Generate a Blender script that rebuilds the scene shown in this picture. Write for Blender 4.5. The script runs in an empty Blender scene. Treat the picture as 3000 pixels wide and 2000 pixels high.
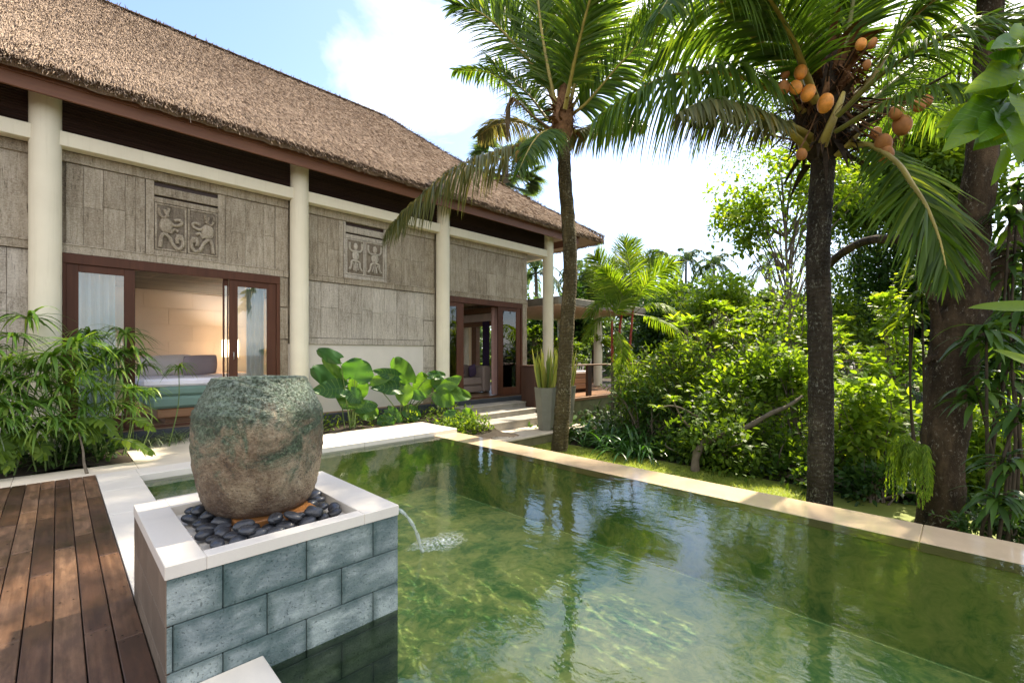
import bpy, math, random
import numpy as np
R = math.radians
rng = np.random.default_rng(7)
random.seed(7)
S = bpy.context.scene
COL = S.collection
H = 1.6                                   # eye height of the camera above the paving

# ------------------------------------------------------------------ calibration helpers
def ray(x, y):
    a = (x - 1500) / 1332; b = (1035 - y) / 1332
    return np.array([(1 + a) / 2 ** .5, (1 - a) / 2 ** .5, b])
def at(x, y, d):
    return ray(x, y) * d + np.array([0, 0, H])
def atY(x, y, Y):
    r = ray(x, y); return at(x, y, Y / r[1])
def atX(x, y, X):
    r = ray(x, y); return at(x, y, X / r[0])
def atZ(x, y, Z):
    r = ray(x, y); return at(x, y, (Z - H) / r[2])
def unit(v):
    v = np.asarray(v, float)
    return v / np.maximum(np.linalg.norm(v, axis=-1, keepdims=True), 1e-9)

# ------------------------------------------------------------------ object helpers
def tag(o, label=None, cat=None, group=None, kind=None):
    if label: o['label'] = label
    if cat: o['category'] = cat
    if group: o['group'] = group
    if kind: o['kind'] = kind
    return o
def thing(name, label, cat, loc=(0, 0, 0), group=None):
    o = bpy.data.objects.new(name, None); COL.objects.link(o)
    o.empty_display_size = .2
    o.location = [float(c) for c in loc]
    return tag(o, label, cat, group)
def worldloc(o):
    p = np.zeros(3)
    while o is not None:
        p = p + np.array(o.location); o = o.parent
    return p
def dup(root, loc, rotz=0.0, scale=1.0, label=None):
    r = root.copy(); COL.objects.link(r)
    r.location = [float(c) for c in loc]; r.rotation_euler = (0, 0, rotz); r.scale = (scale,) * 3
    if label: r['label'] = label
    for ch in list(root.children):
        c = ch.copy(); COL.objects.link(c); c.parent = r
        for g in list(ch.children):
            q = g.copy(); COL.objects.link(q); q.parent = c
    return r

class Geo:
    def __init__(s): s.V = []; s.L = []; s.C = []; s.M = []; s.R = []; s.Sm = []; s.n = 0
    def add(s, V, F, m=0, rv=None, smooth=True):
        V = np.asarray(V, float).reshape(-1, 3)
        if isinstance(F, np.ndarray):
            nf = len(F); L = F.reshape(-1) + s.n; C = np.full(nf, F.shape[1])
        else:
            nf = len(F); L = np.array([i for f in F for i in f], int) + s.n; C = np.array([len(f) for f in F])
        s.V.append(V); s.L.append(L); s.C.append(C); s.M.append(np.full(nf, m))
        if rv is None: rv = random.random()
        s.R.append(np.broadcast_to(np.asarray(rv, float), (nf,)).copy())
        s.Sm.append(np.full(nf, smooth)); s.n += len(V)
        return s
    def box(s, x0, x1, y0, y1, z0, z1, b=0.0, m=0, rv=None):
        if b <= 0:
            V = [(x, y, z) for z in (z0, z1) for y in (y0, y1) for x in (x0, x1)]
            F = [(0, 2, 3, 1), (4, 5, 7, 6), (0, 1, 5, 4), (2, 6, 7, 3), (0, 4, 6, 2), (1, 3, 7, 5)]
            return s.add(V, F, m, rv, False)
        return s.obox(((x0 + x1) / 2, (y0 + y1) / 2, (z0 + z1) / 2), (x1 - x0, y1 - y0, z1 - z0), np.eye(3), b, m, rv)
    def obox(s, c, size, A=None, b=0.0, m=0, rv=None):
        """chamfered box, axes = rows of A"""
        A = np.eye(3) if A is None else np.asarray(A, float)
        h = np.array(size) / 2; b = min(b, h.min() * .9) if b > 0 else 1e-4
        V = []; idx = {}
        for sx in (-1, 1):
            for sy in (-1, 1):
                for sz in (-1, 1):
                    for ax in range(3):
                        p = np.array([sx, sy, sz]) * (h - b); p[ax] = (sx, sy, sz)[ax] * h[ax]
                        idx[(sx, sy, sz, ax)] = len(V); V.append(p)
        F = []
        for ax in range(3):
            o1, o2 = [(1, 2), (2, 0), (0, 1)][ax]
            for sg in (-1, 1):
                q = []
                for s1, s2 in ((-1, -1), (1, -1), (1, 1), (-1, 1)):
                    k = [0, 0, 0]; k[ax] = sg; k[o1] = s1; k[o2] = s2; q.append(idx[(*k, ax)])
                F.append(q if sg > 0 else q[::-1])
        for ax in range(3):
            o1, o2 = [(1, 2), (2, 0), (0, 1)][ax]
            for s1 in (-1, 1):
                for s2 in (-1, 1):
                    k0 = [0, 0, 0]; k0[o1] = s1; k0[o2] = s2; k1 = list(k0); k0[ax] = -1; k1[ax] = 1
                    q = [idx[(*k0, o1)], idx[(*k1, o1)], idx[(*k1, o2)], idx[(*k0, o2)]]
                    F.append(q if s1 * s2 < 0 else q[::-1])
        for sx in (-1, 1):
            for sy in (-1, 1):
                for sz in (-1, 1):
                    q = [idx[(sx, sy, sz, a)] for a in range(3)]
                    F.append(q if sx * sy * sz > 0 else q[::-1])
        return s.add(np.array(V) @ A + np.array(c), F, m, rv, False)
    def tube(s, P, r, k=8, m=0, rv=None, caps=True, wob=0.0, flat=1.0):
        P = np.asarray(P, float); n = len(P); r = np.broadcast_to(np.asarray(r, float), (n,))
        T = unit(np.gradient(P, axis=0))
        ref = np.array([0, 0, 1.]) if abs(T[0][2]) < .9 else np.array([1., 0, 0])
        u = unit(np.cross(T[0], ref)); ang = np.linspace(0, 2 * np.pi, k, endpoint=False); V = []
        for i in range(n):
            u = unit(u - T[i] * (u @ T[i])); v = np.cross(T[i], u)
            rr = r[i] * (1 + (wob * (rng.random(k) - .5) if wob else 0))
            V.append(P[i] + (np.outer(np.cos(ang) * rr, u) + np.outer(np.sin(ang) * rr * flat, v)))
        V = np.concatenate(V); i = np.arange(n - 1)[:, None] * k; j = np.arange(k)[None]; j2 = (j + 1) % k
        F = np.stack([i + j, i + j2, i + k + j2, i + k + j], -1).reshape(-1, 4)
        s.add(V, F, m, rv, True)
        if caps:
            s.add(V[:k], [list(range(k))[::-1]], m, rv, False); s.add(V[-k:], [list(range(k))], m, rv, False)
        return s
    def lathe(s, c, prof, k=40, m=0, rv=None, rot=0.0):
        prof = np.asarray(prof, float); n = len(prof); ang = np.linspace(0, 2 * np.pi, k, endpoint=False) + rot
        V = np.stack([np.outer(prof[:, 0], np.cos(ang)), np.outer(prof[:, 0], np.sin(ang)), np.repeat(prof[:, 1:2], k, 1)], -1).reshape(-1, 3) + np.array(c)
        i = np.arange(n - 1)[:, None] * k; j = np.arange(k)[None]; j2 = (j + 1) % k
        return s.add(V, np.stack([i + j, i + j2, i + k + j2, i + k + j], -1).reshape(-1, 4), m, rv, True)
    def grid(s, fn, nu, nv, m=0, rv=None, smooth=True):
        u, v = np.meshgrid(np.linspace(0, 1, nu), np.linspace(0, 1, nv)); V = fn(u.reshape(-1), v.reshape(-1))
        i = np.arange(nv - 1)[:, None] * nu; j = np.arange(nu - 1)[None]; a = i + j
        return s.add(V, np.stack([a, a + 1, a + 1 + nu, a + nu], -1).reshape(-1, 4), m, rv, smooth)
    def ellipsoid(s, c, r, A=None, m=0, rv=None, k=14, n=9, wob=0.0):
        th = np.linspace(0, np.pi, n); ph = np.linspace(0, 2 * np.pi, k, endpoint=False)
        V = np.stack([np.outer(np.sin(th), np.cos(ph)), np.outer(np.sin(th), np.sin(ph)), np.repeat(np.cos(th)[:, None], k, 1)], -1).reshape(-1, 3)
        if wob:
            w = rng.normal(size=(4, 3)); V = V * (1 + wob * sum(np.sin(V @ w[q] * 2 + q) for q in range(4)) / 4)[:, None]
        V = V * np.asarray(r)
        if A is not None: V = V @ np.asarray(A)
        i = np.arange(n - 1)[:, None] * k; j = np.arange(k)[None]; j2 = (j + 1) % k
        return s.add(V + np.asarray(c), np.stack([i + k + j, i + k + j2, i + j2, i + j], -1).reshape(-1, 4), m, rv, True)
    def pillow(s, c, w_, h_, t_, A=None, m=0):
        def half(sg):
            def f(u, v):
                x = (u - .5) * 2; z = (v - .5) * 2
                q = np.stack([x * (1 - .08 * z ** 2) * w_, sg * t_ * ((1 - x ** 4) * (1 - z ** 4)) ** .6, z * (1 - .08 * x ** 2) * h_], 1)
                return (q if A is None else q @ np.asarray(A)) + np.asarray(c)
            return f
        s.grid(half(-1), 14, 14, m, .5); s.grid(half(1), 14, 14, m, .5); return s
    def strips(s, P, D, L, W, droop=0.0, Wd=None, prof=(.3, 1, .9, .6, .02), m=0, rv=None, fold=0.0, smooth=True):
        """ribbons: start P, direction D, length L, full width W, sag droop, width direction Wd"""
        P = np.atleast_2d(P); n = len(P); D = unit(np.broadcast_to(D, (n, 3)))
        L = np.broadcast_to(np.asarray(L, float), (n,)); W = np.broadcast_to(np.asarray(W, float), (n,))
        dr = np.broadcast_to(np.asarray(droop, float), (n,))
        if Wd is None: Wd = np.cross(D, [0, 0, 1.]) + 1e-4
        Wd = np.broadcast_to(Wd, (n, 3)); Wd = unit(Wd - D * (Wd * D).sum(1, keepdims=True))
        k = len(prof); u = np.linspace(0, 1, k); prof = np.asarray(prof, float)
        C = P[:, None] + D[:, None] * (L[:, None] * u)[..., None]
        C[..., 2] -= (L * dr)[:, None] * u ** 2
        seg = np.diff(C, axis=1); ln = np.linalg.norm(seg, axis=2)
        seg = seg / np.maximum(ln, 1e-9)[..., None] * (L / (k - 1))[:, None, None]
        C = np.concatenate([C[:, :1], C[:, :1] + np.cumsum(seg, axis=1)], 1)
        off = Wd[:, None] * (W[:, None] * prof / 2)[..., None]
        if fold:
            Nn = np.cross(Wd, D)[:, None] * (W[:, None] * prof * fold)[..., None]
            V = np.stack([C - off + Nn, C, C + off + Nn], 2); c = 3
        else:
            V = np.stack([C - off, C + off], 2); c = 2
        V = V.reshape(-1, 3)
        b = (np.arange(n) * k * c)[:, None, None] + (np.arange(k - 1) * c)[None, :, None] + np.arange(c - 1)[None, None]
        F = np.stack([b, b + 1, b + 1 + c, b + c], -1).reshape(-1, 4)
        if rv is None: rv = rng.random(n)
        rv = np.repeat(np.broadcast_to(rv, (n,)), (k - 1) * (c - 1))
        return s.add(V, F, m, rv, smooth)
    def build(s, name, mats, parent=None, kind=None):
        me = bpy.data.meshes.new(name)
        V = np.concatenate(s.V)
        o = bpy.data.objects.new(name, me); COL.objects.link(o)
        if parent is not None:
            o.parent = parent; V = V - worldloc(parent)
        elif kind is None:
            ctr = np.array([V[:, 0].mean(), V[:, 1].mean(), V[:, 2].min()]); V = V - ctr; o.location = [float(q) for q in ctr]
        L = np.concatenate(s.L); C = np.concatenate(s.C)
        me.vertices.add(len(V)); me.loops.add(len(L)); me.polygons.add(len(C))
        me.vertices.foreach_set('co', V.astype(np.float32).ravel())
        me.loops.foreach_set('vertex_index', L.astype(np.int32))
        st = np.concatenate([[0], np.cumsum(C)[:-1]])
        me.polygons.foreach_set('loop_start', st.astype(np.int32))
        try: me.polygons.foreach_set('loop_total', C.astype(np.int32))
        except Exception: pass
        me.polygons.foreach_set('material_index', np.concatenate(s.M).astype(np.int32))
        me.polygons.foreach_set('use_smooth', np.concatenate(s.Sm))
        for mt in (mats if isinstance(mats, (list, tuple)) else [mats]): me.materials.append(mt)
        me.update(calc_edges=True)
        a = me.attributes.new('rv', 'FLOAT', 'FACE'); a.data.foreach_set('value', np.concatenate(s.R).astype(np.float32))
        me.validate()
        if kind: o['kind'] = kind
        return o

def catmull(P, n):
    P = np.asarray(P, float); Q = np.concatenate([[2 * P[0] - P[1]], P, [2 * P[-1] - P[-2]]]); m = len(P) - 1
    t = np.linspace(0, m, n); i = np.minimum(t.astype(int), m - 1); f = (t - i)[:, None]
    a, b, c, d = Q[i], Q[i + 1], Q[i + 2], Q[i + 3]
    return .5 * (2 * b + (c - a) * f + (2 * a - 5 * b + 4 * c - d) * f ** 2 + (3 * b - a - 3 * c + d) * f ** 3)
def rdir(n):
    return unit(rng.normal(size=(n, 3)))

# ------------------------------------------------------------------ materials
class MT:
    def __init__(s, name):
        s.m = bpy.data.materials.new(name); s.m.use_nodes = True; s.t = s.m.node_tree; s.N = s.t.nodes; s.K = s.t.links
        s.b = s.N['Principled BSDF']; s.o = s.N['Material Output']; s._co = s.N.new('ShaderNodeTexCoord')
    def n(s, typ, **kw):
        q = s.N.new('ShaderNode' + typ)
        for k, v in kw.items():
            if hasattr(q, k): setattr(q, k, v)
            else:
                key = k.replace('_', ' ')
                (q.inputs[key] if key in q.inputs else q.inputs[k]).default_value = v
        return q
    def l(s, a, b): s.K.new(a, b); return s
    def coord(s, scale=(1, 1, 1), rot=(0, 0, 0), kind='Object'):
        mp = s.n('Mapping'); mp.inputs['Scale'].default_value = scale; mp.inputs['Rotation'].default_value = rot
        s.l(s._co.outputs[kind], mp.inputs['Vector']); return mp.outputs['Vector']
    def noise(s, scale, detail=4, rough=.55, vec=None, dist=0.0):
        q = s.n('TexNoise'); q.inputs['Scale'].default_value = scale; q.inputs['Detail'].default_value = detail
        q.inputs['Roughness'].default_value = rough; q.inputs['Distortion'].default_value = dist
        s.l(vec if vec is not None else s.coord(), q.inputs['Vector']); return q.outputs['Fac']
    def voro(s, scale, vec=None, out='Distance', feature='F1'):
        q = s.n('TexVoronoi', feature=feature); q.inputs['Scale'].default_value = scale
        s.l(vec if vec is not None else s.coord(), q.inputs['Vector']); return q.outputs[out]
    def attr(s, name='rv'):
        q = s.n('Attribute', attribute_name=name); return q.outputs['Fac']
    def ramp(s, fac, stops, interp='LINEAR'):
        q = s.n('ValToRGB'); cr = q.color_ramp; cr.interpolation = interp
        while len(cr.elements) < len(stops): cr.elements.new(.5)
        for e, (p, c) in zip(cr.elements, stops):
            e.position = p; e.color = (*c, 1) if not np.isscalar(c) else (c, c, c, 1)
        s.l(fac, q.inputs['Fac']); return q.outputs['Color']
    def mix(s, fac, a, b, mode='MIX'):
        q = s.n('Mix', data_type='RGBA', blend_type=mode)
        for v, i in ((fac, 0), (a, 6), (b, 7)):
            if hasattr(v, 'links'): s.l(v, q.inputs[i])
            else: q.inputs[i].default_value = v if np.isscalar(v) else (*v, 1)
        return q.outputs[2]
    def math(s, op, a, b=0.0, clamp=False):
        q = s.n('Math', operation=op, use_clamp=clamp)
        for v, i in ((a, 0), (b, 1)):
            if hasattr(v, 'links'): s.l(v, q.inputs[i])
            else: q.inputs[i].default_value = v
        return q.outputs[0]
    def bump(s, h, strength=.4, dist=.02, normal=None):
        q = s.n('Bump'); q.inputs['Strength'].default_value = strength; q.inputs['Distance'].default_value = dist
        s.l(h, q.inputs['Height'])
        if normal is not None: s.l(normal, q.inputs['Normal'])
        return q.outputs['Normal']
    def set(s, color=None, rough=.6, spec=.4, normal=None, metal=0.0):
        for v, k in ((color, 'Base Color'), (rough, 'Roughness'), (metal, 'Metallic'), (spec, 'Specular IOR Level'), (normal, 'Normal')):
            if v is None: continue
            if hasattr(v, 'links'): s.l(v, s.b.inputs[k])
            else: s.b.inputs[k].default_value = v if np.isscalar(v) else (*v, 1)
        return s.m

def leaf_mat(name, stops, trans=.42, tint=(1.5, 1.45, .7), rough=.42, spec=.45, scale=1.2):
    m = MT(name)
    f = m.math('ADD', m.math('MULTIPLY', m.attr(), .75), m.math('MULTIPLY', m.noise(scale, 2), .3))
    c = m.ramp(f, stops)
    m.set(c, rough, spec)
    tr = m.n('BsdfTranslucent'); m.l(m.mix(1.0, c, tint, 'MULTIPLY'), tr.inputs['Color'])
    mx = m.n('MixShader'); mx.inputs[0].default_value = trans
    m.l(m.b.outputs[0], mx.inputs[1]); m.l(tr.outputs[0], mx.inputs[2]); m.l(mx.outputs[0], m.o.inputs['Surface'])
    return m.m
def wood_mat(name, dark, light, grain=(2, 60, 60), rough=.5, spec=.35, bump=.25, var=.8):
    m = MT(name); v = m.coord(grain)
    g = m.noise(1.0, 6, .6, v, .6); big = m.noise(1.7, 3)
    f = m.math('ADD', m.math('MULTIPLY', g, .6), m.math('ADD', m.math('MULTIPLY', m.attr(), var * .5), m.math('MULTIPLY', big, .25)))
    c = m.ramp(f, [(.2, dark), (.95, light)])
    return m.set(c, rough, spec, m.bump(g, bump, .004))
def plain_mat(name, col, rough=.6, spec=.3, var=.12, scale=3.0, bump=.0, bscale=60):
    m = MT(name); n = m.noise(scale, 4)
    c = m.ramp(n, [(.25, [q * (1 - var) for q in col]), (.75, [q * (1 + var) for q in col])])
    return m.set(c, rough, spec, m.bump(m.noise(bscale, 3), bump, .004) if bump else None)

LG = lambda *c: tuple(c)
M = {}
M['palm_leaf'] = leaf_mat('palm leaflet', [(.1, (.035, .08, .014)), (.6, (.085, .155, .022)), (.95, (.2, .25, .04))], .54, (1.9, 1.75, .55), .45, .35)
M['palm_leaf_old'] = leaf_mat('old palm leaflet', [(.1, (.06, .085, .03)), (.6, (.14, .15, .05)), (.95, (.26, .22, .08))], .4, (1.4, 1.2, .7))
M['dead_leaf'] = leaf_mat('dead palm leaf', [(.1, (.12, .085, .05)), (.9, (.26, .19, .11))], .25, (1.2, 1.1, .8), .8, .1)
M['fern_leaf'] = leaf_mat('umbrella leaf', [(.1, (.045, .115, .018)), (.6, (.11, .22, .032)), (.95, (.24, .34, .06))], .48, (1.6, 1.5, .6))
M['ear_leaf'] = leaf_mat('large ear leaf', [(.1, (.025, .08, .03)), (.5, (.045, .12, .035)), (.95, (.1, .2, .03))], .48, (2.2, 2.0, .45), .4, .3, .4)
M['vein'] = leaf_mat('leaf vein', [(.1, (.07, .16, .04)), (.9, (.13, .24, .05))], .35, (1.8, 1.7, .5), .45, .3)
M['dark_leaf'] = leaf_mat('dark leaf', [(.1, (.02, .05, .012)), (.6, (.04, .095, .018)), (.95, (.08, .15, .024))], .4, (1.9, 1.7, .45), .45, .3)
M['mid_leaf'] = leaf_mat('mid leaf', [(.1, (.04, .085, .012)), (.6, (.1, .175, .022)), (.95, (.18, .26, .035))], .5, (2.0, 1.75, .4), .5, .22)
M['lime_leaf'] = leaf_mat('lime leaf', [(.1, (.07, .14, .016)), (.6, (.17, .265, .028)), (.95, (.32, .38, .05))], .56, (1.75, 1.65, .4), .5, .25)
M['vine_leaf'] = leaf_mat('big glossy vine leaf', [(.1, (.03, .09, .01)), (.5, (.08, .19, .016)), (.95, (.2, .31, .03))], .58, (2.0, 1.7, .3), .4, .3, .6)
M['grey_leaf'] = leaf_mat('far leaf', [(.1, (.04, .075, .03)), (.6, (.08, .13, .045)), (.95, (.14, .19, .065))], .42, (1.5, 1.5, .7), .6, .2, .2)
M['strap_leaf'] = leaf_mat('strap leaf', [(.1, (.02, .07, .012)), (.6, (.04, .12, .018)), (.95, (.08, .19, .025))], .35, (1.6, 1.6, .5), .28, .6)
M['snake_leaf'] = leaf_mat('yellow edged leaf', [(.1, (.1, .17, .035)), (.5, (.3, .34, .06)), (.9, (.5, .48, .12))], .3, (1.4, 1.3, .6), .4, .4)
M['pale_leaf'] = leaf_mat('pale striped leaf', [(.1, (.08, .13, .06)), (.9, (.26, .32, .18))], .35, (1.3, 1.3, .7))
M['grass'] = leaf_mat('grass blade', [(.1, (.17, .26, .04)), (.9, (.36, .42, .1))], .5, (1.5, 1.4, .5), .6, .2)
M['stem'] = plain_mat('green stem', (.09, .14, .035), .5, .3, .3, 5)
M['rachis'] = plain_mat('yellow palm stalk', (.3, .24, .05), .45, .4, .35, 4)
M['rachis_green'] = plain_mat('green palm stalk', (.16, .17, .04), .45, .4, .3, 4)
M['red_stem'] = plain_mat('red palm stem', (.27, .03, .016), .4, .4, .3, 3)
M['fibre'] = plain_mat('brown palm fibre', (.16, .085, .04), .85, .1, .5, 14, .5, 80)
M['dark_fibre'] = plain_mat('dark palm fibre', (.04, .03, .02), .9, .1, .5, 14, .5, 80)
M['branch'] = plain_mat('grey branch bark', (.13, .108, .078), .85, .15, .35, 9, .5, 50)
M['dark_bark'] = plain_mat('dark bark', (.05, .04, .028), .9, .1, .5, 6, .7, 30)

def trunk_mat(name, a, b, lichen, rings=0.0, lic=.62):
    m = MT(name)
    n = m.noise(5, 6, .65, m.coord((1, 1, .35))); f = m.noise(28, 5, .7)
    c = m.ramp(n, [(.3, a), (.72, b)])
    sp = m.ramp(m.noise(30, 6, .78, m.coord((1, 1, .6)), .5), [(lic, 0.0), (lic + .09, 1.0)], 'LINEAR')
    patch = m.ramp(m.noise(3.4, 5, .65), [(.42, 0.0), (.62, 1.0)])
    c = m.mix(m.ramp(m.noise(2.1, 5, .7, m.coord((1, 1, .3))), [(.5, 0.0), (.68, .75)]), c, [min(q * 2.0, .4) for q in b])
    c = m.mix(m.math('MULTIPLY', sp, patch), c, lichen)
    h = m.math('ADD', m.math('MULTIPLY', n, .8), f)
    if rings:
        wv = m.n('TexWave', wave_type='BANDS', bands_direction='Z'); wv.inputs['Scale'].default_value = rings
        wv.inputs['Distortion'].default_value = 7; wv.inputs['Detail'].default_value = 3; wv.inputs['Detail Scale'].default_value = 2
        m.l(m.coord(), wv.inputs['Vector'])
        h = m.math('ADD', h, m.math('MULTIPLY', wv.outputs['Fac'], .3))
        c = m.mix(m.math('MULTIPLY', wv.outputs['Fac'], .12), c, [q * 1.3 for q in b])
    return m.set(c, .9, .15, m.bump(h, 1.0, .045))
M['palm_trunk'] = trunk_mat('coconut trunk', (.018, .015, .011), (.06, .048, .034), (.28, .28, .22), 4.0, .53)
M['palm_trunk_mossy'] = trunk_mat('mossy coconut trunk', (.028, .022, .012), (.1, .078, .036), (.32, .3, .2), 4.0, .53)
M['tree_trunk'] = trunk_mat('old tree bark', (.014, .011, .008), (.085, .058, .033), (.36, .33, .26), 0, .56)
# ------------------------------------------------------------------ stone, wood, plaster, water materials
def m_thatch():
    m = MT('thatch straw')
    n = m.noise(1.1, 4); a = m.attr()
    f = m.math('ADD', m.math('MULTIPLY', a, .5), m.math('ADD', m.math('MULTIPLY', n, .16), m.math('ADD', m.math('MULTIPLY', m.noise(7, 4, .7), .14), .12)))
    c = m.ramp(f, [(.1, (.16, .115, .08)), (.42, (.3, .225, .165)), (.95, (.48, .375, .285))])
    m.set(c, .85, .1, m.bump(m.noise(55, 4, .6, m.coord((1, .35, .35))), .8, .03)); return m.m
M['thatch'] = m_thatch()
def m_cream():
    m = MT('cream painted render'); n = m.noise(2.0, 5); st = m.noise(2.2, 5, .65, m.coord((7, 7, .35)), .3)
    c = m.ramp(n, [(.25, (.71, .655, .5)), (.75, (.79, .735, .57))])
    c = m.mix(m.math('MULTIPLY', m.ramp(st, [(.55, 0.0), (.75, 1.0)]), .28), c, (.5, .45, .31))
    sp = m.n('SeparateXYZ'); m.l(m.coord(), sp.inputs[0])
    dirt = m.ramp(m.math('ADD', sp.outputs['Z'], m.math('MULTIPLY', m.math('SUBTRACT', m.noise(6, 5, .7), .5), .5)), [(.1, 1.0), (.42, 0.0)])
    c = m.mix(m.math('MULTIPLY', dirt, .5), c, (.36, .33, .22))
    return m.set(c, .7, .2, m.bump(m.noise(45, 4), .12, .004))
M['cream'] = m_cream()
M['plaster'] = plain_mat('pale grey plaster', (.6, .56, .49), .75, .2, .06, 2)
M['fascia'] = wood_mat('reddish brown fascia board', (.09, .036, .018), (.23, .1, .05), (1.2, 25, 25), .5)
M['louvre'] = wood_mat('dark stained slats', (.02, .011, .008), (.06, .033, .024), (1.5, 40, 40), .5)
M['door_wood'] = wood_mat('red brown door timber', (.035, .014, .008), (.12, .048, .026), (14, 14, .9), .5, .2)
M['dark_wood'] = wood_mat('dark brown timber', (.03, .016, .011), (.1, .05, .03), (10, 10, 1), .5)
M['brown_wood'] = wood_mat('brown furniture timber', (.13, .062, .03), (.32, .17, .085), (1, 14, 14), .45)
M['bamboo'] = wood_mat('split bamboo ceiling', (.1, .085, .06), (.22, .19, .14), (1, 30, 30), .6)
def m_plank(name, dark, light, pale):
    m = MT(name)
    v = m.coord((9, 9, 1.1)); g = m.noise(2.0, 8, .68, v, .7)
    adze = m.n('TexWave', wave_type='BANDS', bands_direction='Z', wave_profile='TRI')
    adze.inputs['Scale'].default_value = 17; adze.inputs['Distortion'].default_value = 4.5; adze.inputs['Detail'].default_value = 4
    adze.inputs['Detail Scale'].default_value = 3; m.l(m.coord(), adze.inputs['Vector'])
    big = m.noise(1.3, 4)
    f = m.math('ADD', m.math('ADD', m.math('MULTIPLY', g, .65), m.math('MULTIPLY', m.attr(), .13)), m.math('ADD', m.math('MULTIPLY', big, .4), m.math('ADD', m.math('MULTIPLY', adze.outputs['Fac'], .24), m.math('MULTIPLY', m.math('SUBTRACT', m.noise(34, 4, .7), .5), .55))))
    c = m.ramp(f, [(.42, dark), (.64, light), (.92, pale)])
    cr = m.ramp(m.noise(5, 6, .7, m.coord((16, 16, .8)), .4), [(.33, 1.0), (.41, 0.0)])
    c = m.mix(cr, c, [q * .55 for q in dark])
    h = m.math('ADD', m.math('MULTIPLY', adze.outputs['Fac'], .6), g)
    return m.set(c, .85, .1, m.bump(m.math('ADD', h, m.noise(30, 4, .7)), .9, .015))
M['plank'] = m_plank('weathered grey brown planks', (.1, .08, .055), (.36, .302, .22), (.6, .535, .425))
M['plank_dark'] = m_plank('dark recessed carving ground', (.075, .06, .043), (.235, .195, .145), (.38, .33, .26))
M['plank_pale'] = m_plank('whitewashed weathered planks', (.13, .108, .08), (.46, .41, .335), (.7, .65, .56))
def m_stone(name, base, var, scale=2.5, speck=None, rough=.6, bump=.15, pits=0.0):
    m = MT(name)
    n = m.noise(scale, 6, .6, None, .8); f = m.noise(70, 3)
    k = m.math('ADD', m.math('MULTIPLY', n, .75), m.math('ADD', m.math('MULTIPLY', m.attr(), .2), m.math('MULTIPLY', f, .12)))
    c = m.ramp(k, [(.3, [q * (1 - var) for q in base]), (.8, [min(q * (1 + var), .9) for q in base])])
    h = m.math('ADD', m.math('MULTIPLY', f, .5), n)
    if pits:
        p = m.ramp(m.noise(95, 2, .5), [(.66, 0.0), (.72, 1.0)])
        c = m.mix(m.math('MULTIPLY', p, pits), c, (.02, .025, .02)); h = m.math('SUBTRACT', h, p)
    return m.set(c, rough, .3, m.bump(h, bump, .006))
M['paving'] = m_stone('cream terrace limestone', (.62, .55, .44), .16, 1.6, rough=.5)
M['coping'] = m_stone('white stone coping', (.66, .62, .55), .12, 1.8, rough=.42)
M['rim'] = m_stone('wet sandstone rim', (.52, .4, .26), .16, 2.2, rough=.1, bump=.04)
M['step'] = m_stone('grey stone step', (.33, .31, .27), .3, 2.6, rough=.6)
M['mossy'] = m_stone('mossy retaining stone', (.2, .19, .1), .5, 3.0, rough=.85, bump=.5)
M['base'] = m_stone('dark blue grey stone base', (.045, .052, .062), .35, 3.0, rough=.5)
M['soil'] = m_stone('dark garden soil', (.035, .026, .017), .5, 3.0, rough=.95, bump=.8)
def m_block():
    m = MT('blue green volcanic block')
    n = m.noise(4.5, 6, .62, None, .9); f = m.noise(90, 3, .6)
    k = m.math('ADD', m.math('MULTIPLY', n, .8), m.math('ADD', m.math('MULTIPLY', m.attr(), .18), m.math('MULTIPLY', f, .15)))
    c = m.ramp(k, [(.34, (.1, .14, .145)), (.52, (.22, .265, .265)), (.75, (.4, .455, .435))])
    pit = m.ramp(m.noise(75, 2, .5), [(.64, 0.0), (.7, 1.0)])
    c = m.mix(m.math('MULTIPLY', pit, .5), c, (.03, .05, .05))
    dk = m.ramp(m.noise(2.6, 5, .7, m.coord((1, 1, 2.6))), [(.44, 1.0), (.54, 0.0)])
    c = m.mix(m.math('MULTIPLY', dk, .45), c, (.045, .09, .085))
    sp = m.n('SeparateXYZ'); m.l(m.coord(), sp.inputs[0]); cb_ = m.n('CombineXYZ')
    nz = m.math('MULTIPLY', m.math('SUBTRACT', m.noise(9, 5, .7), .5), .06)
    m.l(m.math('ADD', m.math('ADD', m.math('ADD', sp.outputs['X'], sp.outputs['Y']), 2.217), nz), cb_.inputs[0]); m.l(m.math('ADD', m.math('ADD', sp.outputs['Z'], 1.585), nz), cb_.inputs[1])
    bk = m.n('TexBrick', offset=.5, offset_frequency=2); m.l(cb_.outputs[0], bk.inputs['Vector'])
    for k_, v_ in (('Scale', 1.0), ('Mortar Size', .05), ('Mortar Smooth', 1.0), ('Brick Width', .41), ('Row Height', .222)): bk.inputs[k_].default_value = v_
    c = m.mix(m.math('MULTIPLY', bk.outputs['Fac'], .6), c, (.028, .065, .06))
    return m.set(c, .75, .25, m.bump(m.math('SUBTRACT', m.math('ADD', f, n), pit), .7, .009))
M['block'] = m_block()
M['side_block'] = m_stone('brown grey cladding stone', (.15, .115, .085), .35, 3.2, rough=.5, bump=.2)
M['mortar'] = plain_mat('dark joint', (.02, .035, .035), .9, .1)
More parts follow.
